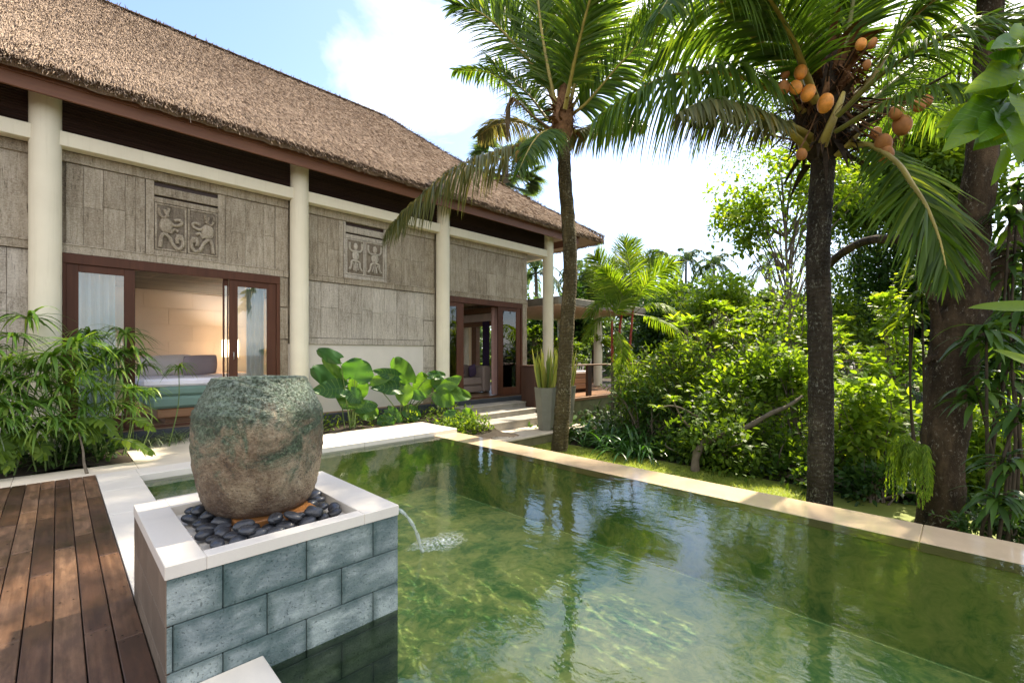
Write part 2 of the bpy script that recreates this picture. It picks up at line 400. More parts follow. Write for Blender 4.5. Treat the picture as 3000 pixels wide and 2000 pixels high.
def m_jar():
    m = MT('mossy stone jar')
    n = m.noise(3.2, 7, .68, None, .6); f = m.noise(60, 4, .7)
    c = m.ramp(m.math('ADD', m.math('MULTIPLY', n, .8), m.math('MULTIPLY', f, .25)), [(.34, (.05, .032, .019)), (.46, (.18, .125, .072)), (.58, (.34, .265, .165)), (.74, (.5, .43, .3))])
    g = m.ramp(m.math('ADD', m.math('MULTIPLY', m.noise(52, 5, .75), .7), m.math('MULTIPLY', m.noise(5.5, 4, .6), .35)), [(.4, (.007, .02, .01)), (.52, (.03, .068, .03)), (.6, (.11, .17, .1)), (.7, (.27, .35, .24))])
    sep = m.n('SeparateXYZ'); m.l(m.coord(), sep.inputs[0])
    z = sep.outputs['Z']
    up = m.math('ADD', m.math('MULTIPLY', m.math('SUBTRACT', z, .27), 2.6), m.math('MULTIPLY', m.math('SUBTRACT', m.noise(4.2, 6, .7, None, .9), .5), 4.4))
    mask = m.ramp(up, [(.1, 0.0), (.75, 1.0)])
    c = m.mix(m.math('MULTIPLY', mask, .93), c, g)
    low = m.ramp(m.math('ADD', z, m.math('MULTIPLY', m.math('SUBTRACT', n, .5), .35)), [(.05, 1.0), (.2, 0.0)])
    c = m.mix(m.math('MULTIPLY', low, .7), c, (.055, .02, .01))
    s1 = m.noise(55, 4, .75); s2 = m.noise(34, 5, .8)
    c = m.mix(m.math('MULTIPLY', m.ramp(s1, [(.36, 1.0), (.46, 0.0)]), .6), c, (.03, .028, .018))
    c = m.mix(m.math('MULTIPLY', m.ramp(s2, [(.56, 0.0), (.66, 1.0)]), .32), c, (.5, .44, .32))
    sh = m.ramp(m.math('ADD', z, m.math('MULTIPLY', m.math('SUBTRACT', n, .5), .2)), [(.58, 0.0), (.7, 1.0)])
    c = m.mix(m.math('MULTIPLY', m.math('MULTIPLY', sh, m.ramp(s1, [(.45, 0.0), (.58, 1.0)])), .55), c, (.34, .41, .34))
    m.set(c, m.ramp(mask, [(0, .6), (1, .38)]), .5, m.bump(m.math('ADD', m.math('MULTIPLY', f, 1.1), m.math('MULTIPLY', n, 1.3)), 1.0, .025)); return m.m
M['jar'] = m_jar()
def m_pebble():
    m = MT('wet black river stone')
    c = m.ramp(m.math('ADD', m.math('MULTIPLY', m.attr(), .6), m.math('MULTIPLY', m.noise(18, 4), .4)), [(.2, (.012, .013, .016)), (.9, (.05, .055, .065))])
    return m.set(c, m.ramp(m.noise(12, 3), [(.3, .18), (.7, .45)]), .5, m.bump(m.noise(70, 3), .12, .003))
M['pebble'] = m_pebble()
M['pebble_band'] = plain_mat('banded grey river stone', (.11, .12, .15), .25, .5, .6, 16)
M['rust'] = m_stone('rusty wet slate', (.25, .11, .035), .55, 7, rough=.3, bump=.3)
def m_deck():
    m = MT('weathered hardwood decking')
    g = m.noise(1.0, 7, .62, m.coord((28, 1.2, 28)), .5); b = m.noise(2.2, 4)
    f = m.math('ADD', m.math('MULTIPLY', g, .55), m.math('ADD', m.math('MULTIPLY', m.attr(), .4), m.math('MULTIPLY', b, .3)))
    c = m.ramp(f, [(.3, (.028, .014, .009)), (.6, (.1, .05, .028)), (.95, (.24, .14, .082))])
    st = m.ramp(m.noise(5, 5, .7, m.coord((3, .7, 1))), [(.42, 1.0), (.6, 0.0)])
    c = m.mix(m.math('MULTIPLY', st, .5), c, (.035, .02, .014))
    return m.set(c, m.ramp(b, [(.3, .3), (.7, .55)]), .45, m.bump(g, .35, .004))
M['deck'] = m_deck()
M['screw'] = plain_mat('dark screw head', (.015, .012, .01), .5, .3)
def m_pool():
    m = MT('green pool stone')
    v = m.coord()
    n = m.noise(1.0, 5, .6, v, .6); n2 = m.noise(6, 6, .72, v, 1.0)
    c = m.ramp(m.math('ADD', m.math('MULTIPLY', n, .55), m.math('MULTIPLY', n2, .45)), [(.32, (.07, .2, .085)), (.44, (.19, .34, .13)), (.54, (.55, .58, .22)), (.65, (.76, .7, .3)), (.8, (.5, .6, .36))])
    return m.set(c, .6, .2)
M['pool'] = m_pool()
def m_water():
    m = MT('pool water')
    sep = m.n('SeparateXYZ'); m.l(m.coord(), sep.inputs[0])
    v1 = m.coord((1, 1, 1), (0, 0, R(30)))
    w1 = m.noise(5.5, 3, .55, m.coord((1.0, .6, 1), (0, 0, R(-45))), .6)
    w2 = m.noise(15, 3, .55, m.coord((1.0, .65, 1), (0, 0, R(-40))), .8)
    w3 = m.noise(.9, 2, .5, v1, .3)
    h = m.math('ADD', m.math('MULTIPLY', w1, 1.0), m.math('ADD', m.math('MULTIPLY', w2, .22), m.math('MULTIPLY', w3, 1.2)))
    nb = m.bump(h, .2, .017)
    fr = m.n('Fresnel'); fr.inputs['IOR'].default_value = 1.52; m.l(nb, fr.inputs['Normal'])
    gl = m.n('BsdfGlossy'); gl.inputs['Roughness'].default_value = .02; m.l(nb, gl.inputs['Normal'])
    tr = m.n('BsdfTransparent'); tr.inputs['Color'].default_value = (.86, .95, .8, 1)
    rf = m.n('BsdfRefraction'); rf.inputs['Color'].default_value = (.86, .95, .8, 1); rf.inputs['IOR'].default_value = 1.12
    rf.inputs['Roughness'].default_value = 0; m.l(nb, rf.inputs['Normal'])
    a = m.n('MixShader'); a.inputs[0].default_value = .03; m.l(tr.outputs[0], a.inputs[1]); m.l(rf.outputs[0], a.inputs[2])
    b = m.n('MixShader'); m.l(fr.outputs[0], b.inputs[0]); m.l(a.outputs[0], b.inputs[1]); m.l(gl.outputs[0], b.inputs[2])
    m.l(b.outputs[0], m.o.inputs['Surface']); return m.m
M['water'] = m_water()
def m_glass(name, ior=1.5, tint=(.95, .98, .96)):
    m = MT(name)
    fr = m.n('Fresnel'); fr.inputs['IOR'].default_value = ior
    gl = m.n('BsdfGlossy'); gl.inputs['Roughness'].default_value = .0
    tr = m.n('BsdfTransparent'); tr.inputs['Color'].default_value = (*tint, 1)
    b = m.n('MixShader'); m.l(fr.outputs[0], b.inputs[0]); m.l(tr.outputs[0], b.inputs[1]); m.l(gl.outputs[0], b.inputs[2])
    m.l(b.outputs[0], m.o.inputs['Surface']); return m.m
M['glass'] = m_glass('door glass', 2.0)
M['jet'] = m_glass('falling water', 1.6, (.93, .97, .95))
def m_jet():
    m = MT('white falling water'); m.set((.85, .9, .88), .15, .6); t = m.n('BsdfTransparent'); x = m.n('MixShader')
    m.l(m.ramp(m.noise(30, 3, .6, m.coord((1, 1, .2))), [(.35, .25), (.7, .7)]), x.inputs[0]); m.l(t.outputs[0], x.inputs[1]); m.l(m.b.outputs[0], x.inputs[2]); m.l(x.outputs[0], m.o.inputs['Surface']); return m.m
M['stream'] = m_jet()
def m_foam():
    m = MT('water foam')
    tr = m.n('BsdfTransparent'); df = m.b; m.set((.8, .85, .8), .4, .5)
    f = m.ramp(m.noise(26, 6, .75), [(.42, 0.0), (.68, .85)])
    gr = m.n('TexGradient', gradient_type='SPHERICAL'); m.l(m.coord((3.0, 4.4, 1)), gr.inputs['Vector'])
    f = m.math('MULTIPLY', f, m.ramp(gr.outputs['Fac'], [(.02, 0.0), (.65, 1.0)]))
    b = m.n('MixShader'); m.l(f, b.inputs[0]); m.l(tr.outputs[0], b.inputs[1]); m.l(df.outputs[0], b.inputs[2])
    m.l(b.outputs[0], m.o.inputs['Surface']); return m.m
M['foam'] = m_foam()
def m_cloth(name, col, trans=0.0):
    m = MT(name); n = m.noise(3, 3); w = m.noise(220, 2)
    m.set(m.ramp(n, [(.2, [q * .92 for q in col]), (.8, [min(1, q * 1.05) for q in col])]), .85, .15, m.bump(w, .2, .002))
    if trans:
        t = m.n('BsdfTranslucent'); t.inputs['Color'].default_value = (*col, 1); x = m.n('MixShader'); x.inputs[0].default_value = trans
        m.l(m.b.outputs[0], x.inputs[1]); m.l(t.outputs[0], x.inputs[2]); m.l(x.outputs[0], m.o.inputs['Surface'])
    return m.m
M['sheer'] = m_cloth('pale blue sheer curtain', (.72, .8, .84), .4)
M['pink_curtain'] = m_cloth('dusty pink curtain', (.55, .36, .33), .3)
M['purple_curtain'] = m_cloth('dark purple curtain', (.06, .04, .09))
M['sheet'] = m_cloth('lilac white bed sheet', (.82, .82, .92))
M['green_cloth'] = m_cloth('sage green mattress cloth', (.17, .27, .235))
M['white_cloth'] = m_cloth('off white pillow', (.74, .68, .64))
M['mauve_cloth'] = m_cloth('grey mauve pillow', (.38, .32, .33))
M['purple_cushion'] = m_cloth('purple cushion', (.11, .08, .15))
M['sofa'] = m_cloth('taupe sofa cloth', (.34, .28, .25))
M['room_wall'] = plain_mat('warm room wall', (.84, .72, .6), .8, .2, .05, 1.2)
M['room_floor'] = wood_mat('room floorboards', (.16, .1, .06), (.36, .24, .15), (1, 20, 20), .4)
M['metal'] = plain_mat('satin metal', (.5, .48, .45), .3, .6)
M['metal'].node_tree.nodes['Principled BSDF'].inputs['Metallic'].default_value = 1
M['lampshade'] = m_cloth('patterned lamp shade', (.72, .58, .4), .3)
M['pot'] = m_stone('grey green terrazzo pot', (.17, .17, .135), .16, 5, rough=.55)
M['slab'] = m_stone('weathered concrete roof slab', (.24, .22, .18), .4, 2.5, rough=.85, bump=.4)
M['pink_plaster'] = plain_mat('pinkish white soffit', (.72, .6, .52), .8, .2)
M['coconut'] = plain_mat('orange coconut husk', (.68, .27, .045), .5, .35, .42, 11, .2, 40)
M['coconut_brown'] = plain_mat('tan coconut husk', (.4, .17, .05), .6, .3, .35, 8, .2, 30)

# ------------------------------------------------------------------ world, sun, camera
SUN_AZ, SUN_EL = math.atan2(-.02, 1.0), R(48)
sdir = np.array([math.cos(SUN_AZ) * math.cos(SUN_EL), math.sin(SUN_AZ) * math.cos(SUN_EL), math.sin(SUN_EL)])
w = bpy.data.worlds.new('World'); S.world = w; w.use_nodes = True
class WT(MT):
    def __init__(s, w):
        s.m = w; s.t = w.node_tree; s.N = s.t.nodes; s.K = s.t.links; s._co = s.N.new('ShaderNodeTexCoord')
W = WT(w); bg = w.node_tree.nodes['Background']
sky = W.n('TexSky', sky_type='NISHITA', sun_disc=False, sun_elevation=SUN_EL, sun_rotation=math.pi / 2 - SUN_AZ, air_density=1.0, dust_density=1.2, ozone_density=1.2)
gen = W._co.outputs['Generated']
sep = W.n('SeparateXYZ'); W.l(gen, sep.inputs[0])
den = W.math('MAXIMUM', W.math('ADD', sep.outputs['Z'], .18), .05)
cmb = W.n('CombineXYZ'); W.l(W.math('DIVIDE', sep.outputs['X'], den), cmb.inputs[0]); W.l(W.math('DIVIDE', sep.outputs['Y'], den), cmb.inputs[1])
cl = W.noise(1.15, 8, .58, cmb.outputs[0], .35)
def lobe(px, py, k):
    d = unit(ray(px, py)); dt = W.n('VectorMath', operation='DOT_PRODUCT'); W.l(gen, dt.inputs[0]); dt.inputs[1].default_value = d
    return W.math('POWER', W.math('MAXIMUM', dt.outputs['Value'], 0.0), k)
def lobev(d, k):
    dt = W.n('VectorMath', operation='DOT_PRODUCT'); W.l(gen, dt.inputs[0]); dt.inputs[1].default_value = unit(np.array(d, float))
    return W.math('POWER', W.math('MAXIMUM', dt.outputs['Value'], 0.0), k)
bank = W.math('ADD', W.math('ADD', W.math('MULTIPLY', lobe(1950, 330, 9), .3), W.math('ADD', W.math('MULTIPLY', lobe(1250, 360, 60), .14), W.math('MULTIPLY', lobe(960, 260, 90), .2))), W.math('MULTIPLY', lobev((-.5, -.7, .55), 1.5), .3))  # last term adds unseen cloud behind the camera to light the facade
blue = W.math('ADD', W.math('MULTIPLY', lobe(300, 0, 7), .3), W.math('MULTIPLY', lobe(1950, 740, 26), 1.0))
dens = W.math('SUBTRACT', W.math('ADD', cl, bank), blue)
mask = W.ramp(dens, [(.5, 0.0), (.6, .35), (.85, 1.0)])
haze = W.ramp(sep.outputs['Z'], [(0.0, .55), (.35, .12), (.8, .0)])
skyc = W.mix(haze, W.mix(1.0, sky.outputs['Color'], (.76, .78, .86), 'MULTIPLY'), (1.75, 2.15, 2.5))
glow = W.math('MULTIPLY', lobe(1950, 300, 14), .5)
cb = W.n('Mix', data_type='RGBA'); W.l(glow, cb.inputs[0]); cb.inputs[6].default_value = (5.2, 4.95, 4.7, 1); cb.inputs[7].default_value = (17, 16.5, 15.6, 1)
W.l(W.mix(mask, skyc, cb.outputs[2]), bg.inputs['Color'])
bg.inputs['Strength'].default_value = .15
sl = bpy.data.lights.new('sun', 'SUN'); sl.energy = 4.8; sl.angle = R(1.2); sl.color = (1, .88, .69)
so = bpy.data.objects.new('sun', sl); COL.objects.link(so); so.location = (20, 8, 18)
from mathutils import Vector, Matrix
so.rotation_euler = Vector(sdir).to_track_quat('Z', 'Y').to_euler()
cam = bpy.data.cameras.new('camera'); co = bpy.data.objects.new('camera', cam); COL.objects.link(co)
co.location = (0, 0, H); co.rotation_euler = (R(90), 0, R(-45))
cam.lens = 36 * 1332 / 3000; cam.sensor_width = 36; cam.shift_y = 35 / 3000; cam.clip_start = .05; cam.clip_end = 2000
S.camera = co
S.view_settings.view_transform = 'Standard'; S.view_settings.look = 'None'; S.view_settings.exposure = 1.62
S.cycles.use_denoising = True; S.cycles.max_bounces = 7; S.cycles.transparent_max_bounces = 14
S.cycles.diffuse_bounces = 4; S.cycles.glossy_bounces = 4; S.cycles.transmission_bounces = 6
S.cycles.caustics_reflective = False; S.cycles.caustics_refractive = False; S.cycles.sample_clamp_indirect = 8

# ------------------------------------------------------------------ ground, terrace, pool
LAWN = -.74
g = Geo()
def sheet(x0, x1, y0, y1, z, m=0): g.add([(x0, y0, z), (x1, y0, z), (x1, y1, z), (x0, y1, z)], [(0, 1, 2, 3)], m, .5, False)
sheet(6.02, 500, -500, 500, LAWN); sheet(-500, .3, -500, 500, LAWN); sheet(.3, 6.02, -500, -4.6, LAWN); sheet(.3, 6.02, 8.2, 500, LAWN)
g.build('ground', M['soil'], kind='structure')

PW = -.085                                # water level
g = Geo()
X0, X1, Y0, Y1, PB = .76, 5.45, -4.4, 7.7, -1.12
g.add([(X0, Y0, PB), (X1, Y0, PB), (X1, Y1, PB), (X0, Y1, PB)], [(0, 1, 2, 3)], 0, .5, False)
g.box(X1 + .008, 6.0, Y0, 8.0, -1.3, -.1, m=0); g.box(.36, 6.0, Y1 + .008, 8.0, -1.3, -.05, m=0)
g.box(.36, .74, -4.6, 8.0, -1.3, -.05, m=0); g.box(.36, 6.0, -4.6, -4.4, -1.3, -.05, m=0)
g.box(.74, 1.56, 2.7, 6.26, -1.3, -.045, m=0)                        # masonry under the plinth
g.build('pool_basin', M['pool'], kind='structure')
g = Geo()
for i, (a, b) in enumerate([(-4.4, -2.1), (-2.1, .3), (.3, 2.75), (2.75, 5.2), (5.2, 7.95)]):
    g.box(X1, 6.04, a + .002, b - .002, -.17, -.083, .006, rv=rng.random())
g.box(6.0, 6.036, -4.4, 7.95, -1.0, -.172, m=1)
g.build('pool_rim', [M['rim'], M['mossy']], kind='structure')
g = Geo()
n = 8
g.add([(X0 - .03, Y0, PW), (X1 + .012, Y0, PW), (X1 + .012, 7.72, PW), (X0 - .03, 7.72, PW)], [(0, 1, 2, 3)], 0, .5, False)
g.build('pool_water', M['water'], kind='structure')

g = Geo()                                                             # white coping
def copings(x0, x1, y0, y1, along, step, z0=-.12, z1=0.0):
    a0, a1 = (x0, x1) if along == 'x' else (y0, y1); k = max(1, round((a1 - a0) / step)); e = np.linspace(a0, a1, k + 1)
    for i in range(k):
        if along == 'x': g.box(e[i] + .0015, e[i + 1] - .0015, y0, y1, z0, z1, .004, rv=rng.random())
        else: g.box(x0, x1, e[i] + .0015, e[i + 1] - .0015, z0, z1, .004, rv=rng.random())
copings(.764, 6.04, 7.7, 8.15, 'x', 1.05)
copings(.36, .764, 3.87, 8.147, 'y', 1.2)
copings(.3655, .773, -4.4, 2.645, 'y', 1.3)
copings(.766, 1.588, 3.875, 6.28, 'y', .8)
g.build('pool_coping', M['coping'], kind='structure')
g = Geo()                                                             # terrace paving
def pave(x0, x1, y0, y1, nx, ny):
    ex = np.linspace(x0, x1, nx + 1); ey = np.linspace(y0, y1, ny + 1)
    for i in range(nx):
        for j in range(ny):
            g.box(ex[i] + .002, ex[i + 1] - .002, ey[j] + .002, ey[j + 1] - .002, -.1, -.002, .003, rv=rng.random())
pave(-6.4, .8, 8.15, 8.72, 6, 1); pave(.8, 2.7, 8.15, 10.5, 2, 3); pave(2.7, 6.04, 8.15, 9.02, 3, 1)
g.box(-6.4, 6.04, 8.15, 10.55, -.8, -.11, m=1)
g.build('terrace_paving', [M['paving'], M['mossy']], kind='structure')
g = Geo()
def bed(x0, x1, y0, y1, z):
    def f(u, v):
        X = x0 + (x1 - x0) * u; Y = y0 + (y1 - y0) * v
        return np.stack([X, Y, z + .05 * np.sin(X * 5 + Y * 3) * np.sin(Y * 6) + .02 * rng.random(len(X))], 1)
    g.grid(f, 30, 12, 0, .5)
bed(-6.4, .79, 8.74, 10.5, 0.0); bed(2.71, 7.9, 9.03, 10.5, -.04); bed(6.05, 7.45, 7.2, 9.03, -.25)
g.build('planting_soil', M['soil'], kind='structure')

g = Geo()                                                             # timber deck, boards run towards the house
bw = .1245; xr = .352
for i in range(40):
    x1 = xr - i * bw; x0 = x1 - bw + .006
    y = -3.2 - rng.random() * 1.5
    while y < 8.14:
        y2 = min(y + 1.1 + rng.random() * 1.5, 8.14)
        if 8.14 - y2 < .4: y2 = 8.14
        g.box(x0, x1, y + .0015, y2 - .0015, -.03, -.002 + .002 * rng.random(), .004, 0, rng.random())
        if i < 16:
            for yy in (y + .04, y2 - .04, (y + y2) / 2):
                for xx in (x0 + .028, x1 - .028):
                    if yy > .8: g.lathe((xx, yy, 0), [(.0, .0006), (.006, .0006)], 6, 1)
        y = y2
g.box(-4.8, .34, -4, 8.13, -.3, -.06, m=1)
g.build('timber_deck', [M['deck'], M['screw']], kind='structure')

# ------------------------------------------------------------------ fountain plinth
pl = thing('fountain_plinth', 'square raised plinth of blue green blocks with white stone coping at the pool edge', 'plinth', (.97, 3.26, -.1))
g = Geo(); g.box(.375, 1.568, 2.67, 3.85, -1.1, .52); g.build('core', M['mortar'], pl)
g = Geo()
for k in range(6):
    z1 = .535 - .222 * k; z0 = z1 - .218
    off = [.593, .798][k % 2] - .82
    for j in range(6):
        a = max(off + j * .41, .36); b = min(off + (j + 1) * .41 - .004, 1.588)
        if b - a > .02: g.box(a, b, 2.65, 2.69, max(z0, -1.1), z1, .004, 0, rng.random())
        a = max(off + j * .41 + 2.2, 2.692); b = min(a + .406, 3.87)
        if b - a > .02: g.box(1.55, 1.588, a, b, z0, z1, .004, 0, rng.random())
g.build('block_cladding', M['block'], pl)
g = Geo()
for k in range(3):
    z1 = .535 - .222 * k; z0 = max(z1 - .219, -.03)
    for j in range(4):
        a = max(2.45 + .41 * j + .2 * (k % 2), 2.65); b = min(2.45 + .41 * (j + 1) + .2 * (k % 2) - .003, 3.87)
        if b - a > .02: g.box(.357, .377, a + (.0 if a > 2.66 else .002), b, z0, z1, .002, 0, rng.random())
g.build('side_cladding', M['side_block'], pl)
g = Geo(); zc0, zc1 = .537, .603
g.box(.354, .52, 2.646, 3.874, zc0, zc1, .003); g.box(1.35, 1.592, 2.646, 3.874, zc0, zc1, .003)
g.box(.5205, 1.3495, 2.646, 2.737, zc0, zc1, .003); g.box(.5205, 1.3495, 3.66, 3.874, zc0, zc1, .003)
g.box(.5, 1.37, 2.7, 3.7, zc0 - .02, zc0 + .004)
g.build('coping', M['coping'], pl)
t = thing('slate_tile', 'rusty square slate tile under the stone jar', 'tile', (.98, 3.24, .54))
g = Geo()
g.box(.745, 1.2, 2.975, 3.5, .555, .604, .006); g.build('tile_slab', M['rust'], t)
jar = thing('stone_jar', 'large mossy barrel shaped stone water jar on the plinth', 'jar', (.95, 3.3, .605))
prof = [(.0, .0), (.24, .0), (.285, .015), (.312, .05), (.334, .105), (.356, .195), (.37, .295), (.378, .395), (.381, .49), (.379, .575), (.376, .612), (.371, .632), (.36, .655), (.345, .686), (.325, .727), (.303, .772), (.284, .812), (.275, .831), (.264, .838), (.24, .836), (.228, .82), (.225, .7)]
P = catmull(prof, 110); g = Geo(); g.lathe((.95, 3.3, .605), P, 96, rv=.5)
V = g.V[0]; ctr = np.array([.95, 3.3, .605]); d = V - ctr
nz = .004 * np.sin(d[:, 0] * 31 + d[:, 2] * 17) * np.sin(d[:, 1] * 27 + 1) + .0035 * np.sin(d[:, 0] * 60 + d[:, 1] * 55 + d[:, 2] * 70) + .002 * rng.normal(size=len(V))
V[:, :2] += unit(d[:, :2] + 1e-6) * nz[:, None]; V[:, 2] += .4 * nz
g.build('jar_body', M['jar'], jar)
g = Geo(); g.lathe((.95, 3.3, .605), [(.0, .822), (.231, .822)], 40); g.build('jar_water', M['jet'], jar)

pos = []; tries = 0
pts = []
while len(pts) < 78 and tries < 6000:
    tries += 1
    x = rng.uniform(.575, 1.3); y = rng.uniform(2.79, 3.6); sz = rng.uniform(.042, .062)
    if .73 < x < 1.215 and 2.95 < y < 3.52: continue
    z = .548
    if all((x - p[0]) ** 2 + (y - p[1]) ** 2 > (.9 * (sz + p[2])) ** 2 for p in pts): pts.append((x, y, sz, .57))
for q in range(16):                                                   # a second layer lying on the first
    x, y, s_, z_ = pts[rng.integers(len(pts))]
    x2 = x + .05
    if .72 < x2 < 1.22 and 2.96 < y < 3.52: continue
    if x2 < 1.29: pts.append((x2, y + .02, .05, .612))
for i, (x, y, s_, z_) in enumerate(pts):
    b = z_ + .01
    band = (i == 5)
    a = rng.uniform(0, 6.28); tl = rng.normal() * .12
    A = np.array([[math.cos(a), math.sin(a), tl], [-math.sin(a), math.cos(a), tl * .5], [-tl, 0, 1]]); A = unit(A)
    g = Geo(); g.ellipsoid((x, y, b), (s_ * 1.12, s_ * rng.uniform(.72, .9), s_ * rng.uniform(.5, .66)), A, 0, rng.random(), 26, 15, .05)
    o = g.build('pebble', M['pebble'])
    tag(o, 'smooth black river pebble heaped around the base of the stone jar', 'pebble', 'black river pebbles around the jar')
g = Geo()
jp = catmull([(1.57, 3.2, .47), (1.76, 3.2, .43), (1.94, 3.2, .346), (2.1, 3.245, .15), (2.2, 3.28, -.09)], 24)
g.tube(jp, np.linspace(.009, .015, 24) * (1 + .25 * np.sin(np.arange(24) * 1.7)), 10, 0, .5, False)
o = g.build('water_jet', M['stream']); tag(o, 'thin arc of water spouting from the plinth into the pool', 'water jet')
g = Geo()
def fd(u, v):
    a = u * 6.283; r = v * (.25 + .06 * np.sin(a * 3) + .04 * np.sin(a * 7 + 1))
    return np.stack([2.34 + np.cos(a) * r * 1.25 + .1 * v, 3.33 + np.sin(a) * r * .8, PW + .003 + .03 * np.exp(-v * v * 14) + .006 * rng.random(len(u)) * (1 - v)], 1)
g.grid(fd, 60, 20)
o = g.build('water_splash', M['foam']); tag(o, 'white foam where the water jet hits the pool', 'splash', kind='stuff')
# ------------------------------------------------------------------ villa
FL = .23; YF = 10.6
vl = thing('villa', 'long villa with thatched roof, cream columns and carved grey plank walls beside the pool', 'house', (3.5, 10.6, 0))
def planks(g, x0, x1, z0, z1, wmin, wmax, rows=1, y=YF, m=0):
    x = x0
    while x < x1 - .01:
        w_ = rng.uniform(wmin, wmax); x2 = min(x + w_, x1)
        if x1 - x2 < wmin * .5: x2 = x1
        z = z0; cuts = [z0] + sorted(z0 + (z1 - z0) * (np.arange(1, rows) / rows + rng.normal(size=rows - 1) * .03)) + [z1]
        for a, b in zip(cuts[:-1], cuts[1:]):
            g.box(x + .002, x2 - .002, y + rng.uniform(-.006, .004), y + .05, a + .002, b - .002, .003, m, rng.random())
        x = x2
def bar(g, x0, x1, z0, z1, y=YF - .015, m=0, t=.06): g.box(x0, x1, y, y + t, z0, z1, .004, m, rng.random())
# upper plank wall and posts
g = Geo()
planks(g, -5, -.3, 3.42, 4.8, .26, .42, 2); planks(g, .1, 1.0, 3.4, 4.78, .2, .34, 2); planks(g, 2.5, 3.33, 3.4, 4.78, .22, .4, 2)
planks(g, 4.0, 4.75, 3.42, 4.78, .2, .3, 2); planks(g, 6.12, 7.2, 3.42, 4.78, .22, .36, 2); planks(g, 7.9, 11.1, 3.42, 4.78, .24, .5, 2)
for a, b in ((-5, -.3), (.04, 3.6), (3.98, 7.5), (7.88, 11.3)):
    bar(g, a, b, 4.79, 4.96, YF - .03)
    bar(g, a, b, 3.27, 3.41, YF - .035); g.box(a, b, YF - .05, YF + .02, 3.405, 3.425, .003, 0, .9)
for a, b in ((1.0, 1.13), (2.4, 2.5), (4.75, 4.86), (6.02, 6.12)): bar(g, a, b, 3.43, 4.78)
for a, b in ((3.34, 3.6), (7.16, 7.48)):
    bar(g, a, b, 3.43, 4.78, YF - .012); 
for z0, z1 in ((.25, .72), (.74, .98), (1.0, 1.9), (1.92, 2.6), (2.62, 3.26)): bar(g, 3.43, 3.6, z0, z1, YF - .01); 
for z0, z1 in ((.98, 1.2), (1.21, 1.8), (1.82, 2.5), (2.52, 3.26)): bar(g, 7.14, 7.5, z0, z1, YF - .01, 1)
bar(g, 11.08, 11.3, .25, 4.78, YF - .02)
bar(g, 3.98, 7.14, 1.81, 1.95, YF - .03, 1); 
planks(g, -5, -.3, .9, 3.26, .3, .5, 3, m=1)
planks(g, 4.0, 7.14, 1.96, 3.26, .2, .42, 2, m=1)
g.box(11.24, 11.3, 10.64, 11.9, .2, 4.95, .0, 0, .4); g.box(11.24, 11.3, 15.5, 19.0, .2, 4.95, .0, 0, .4); g.box(11.24, 11.3, 11.9, 15.5, 2.78, 4.95, .0, 0, .4)
g.box(-5, .06, 10.66, 10.7, 0.2, 5.2, 0, 0, .2); g.box(3.42, 7.95, 10.66, 10.7, 3.3, 5.2, 0, 0, .2)
g.box(.06, 3.42, 10.66, 10.7, 3.3, 5.2, 0, 0, .2); g.box(7.95, 11.24, 10.66, 10.7, 3.3, 5.2, 0, 0, .2); g.box(3.42, 7.95, 10.66, 10.7, .2, 3.3, 0, 0, .2)
g.build('plank_wall', [M['plank'], M['plank_pale']], vl)
for q in ((3.6, 7.14, YF + .01, YF + .05, .2, 1.81), (-5, -.3, YF + .01, YF + .05, .2, .9), (11.062, 11.3, 10.576, 10.636, .202, .98)):
    g = Geo(); g.box(*q, 0, 0, .5); g.build('plaster_wall', M['plaster'], vl)
g = Geo(); g.box(-5, 11.32, YF - .14, YF + .06, -.1, .2, .01); g.box(11.25, 11.34, YF + .06, 19, -.1, .2, .0); g.build('base', M['base'], vl)
g = Geo(); g.box(-5, 11.3, YF - .02, 18.9, .1, FL, .0, 0, .5); g.build('floor', M['room_floor'], vl)
YC = 10.45
for x, zb in ((-4.05, .0), (-.135, .0), (3.79, .06), (7.69, .1), (12.25, .1)):
    g = Geo(); g.lathe((x, YC, 0), [(.19, zb), (.19, 5.85)], 40, 0, .5)
    c = g.build('column', M['cream'], vl)
    g = Geo(); g.lathe((x, YC, 0), [(.2, -.5), (.2, zb - .005), (.0, zb - .005)], 32); g.build('column_base', M['base'], c)
g = Geo(); g.box(-5, 12.36, YC - .1, YC + .12, 4.965, 5.2, .008); g.box(12.14, 12.36, YC + .13, 19, 4.965, 5.2, .006); g.build('beam', M['cream'], vl)
# louvre screens above the beam
for a, b in ((-5, -.33), (.06, 3.6), (3.98, 7.5), (7.88, 12.06)):
    g = Geo(); nS = 15
    for i in range(nS):
        z = 5.225 + (5.83 - 5.225) * i / (nS - 1)
        g.obox(((a + b) / 2, YC + .02, z), (b - a, .045, .012), [[1, 0, 0], [0, .8, -.6], [0, .6, .8]], .0, 0, rng.random())
    k = max(2, round((b - a) / .62))
    for i in range(k + 1):
        x = a + .012 + (b - a - .024) * i / k; g.box(x - .008, x + .008, YC + .035, YC + .06, 5.205, 5.86, 0, 0, .9)
    g.box(a, b, YC + .12, YC + .14, 5.2, 5.9, 0, 0, .05)
    g.build('louvre_screen', M['louvre'], vl)
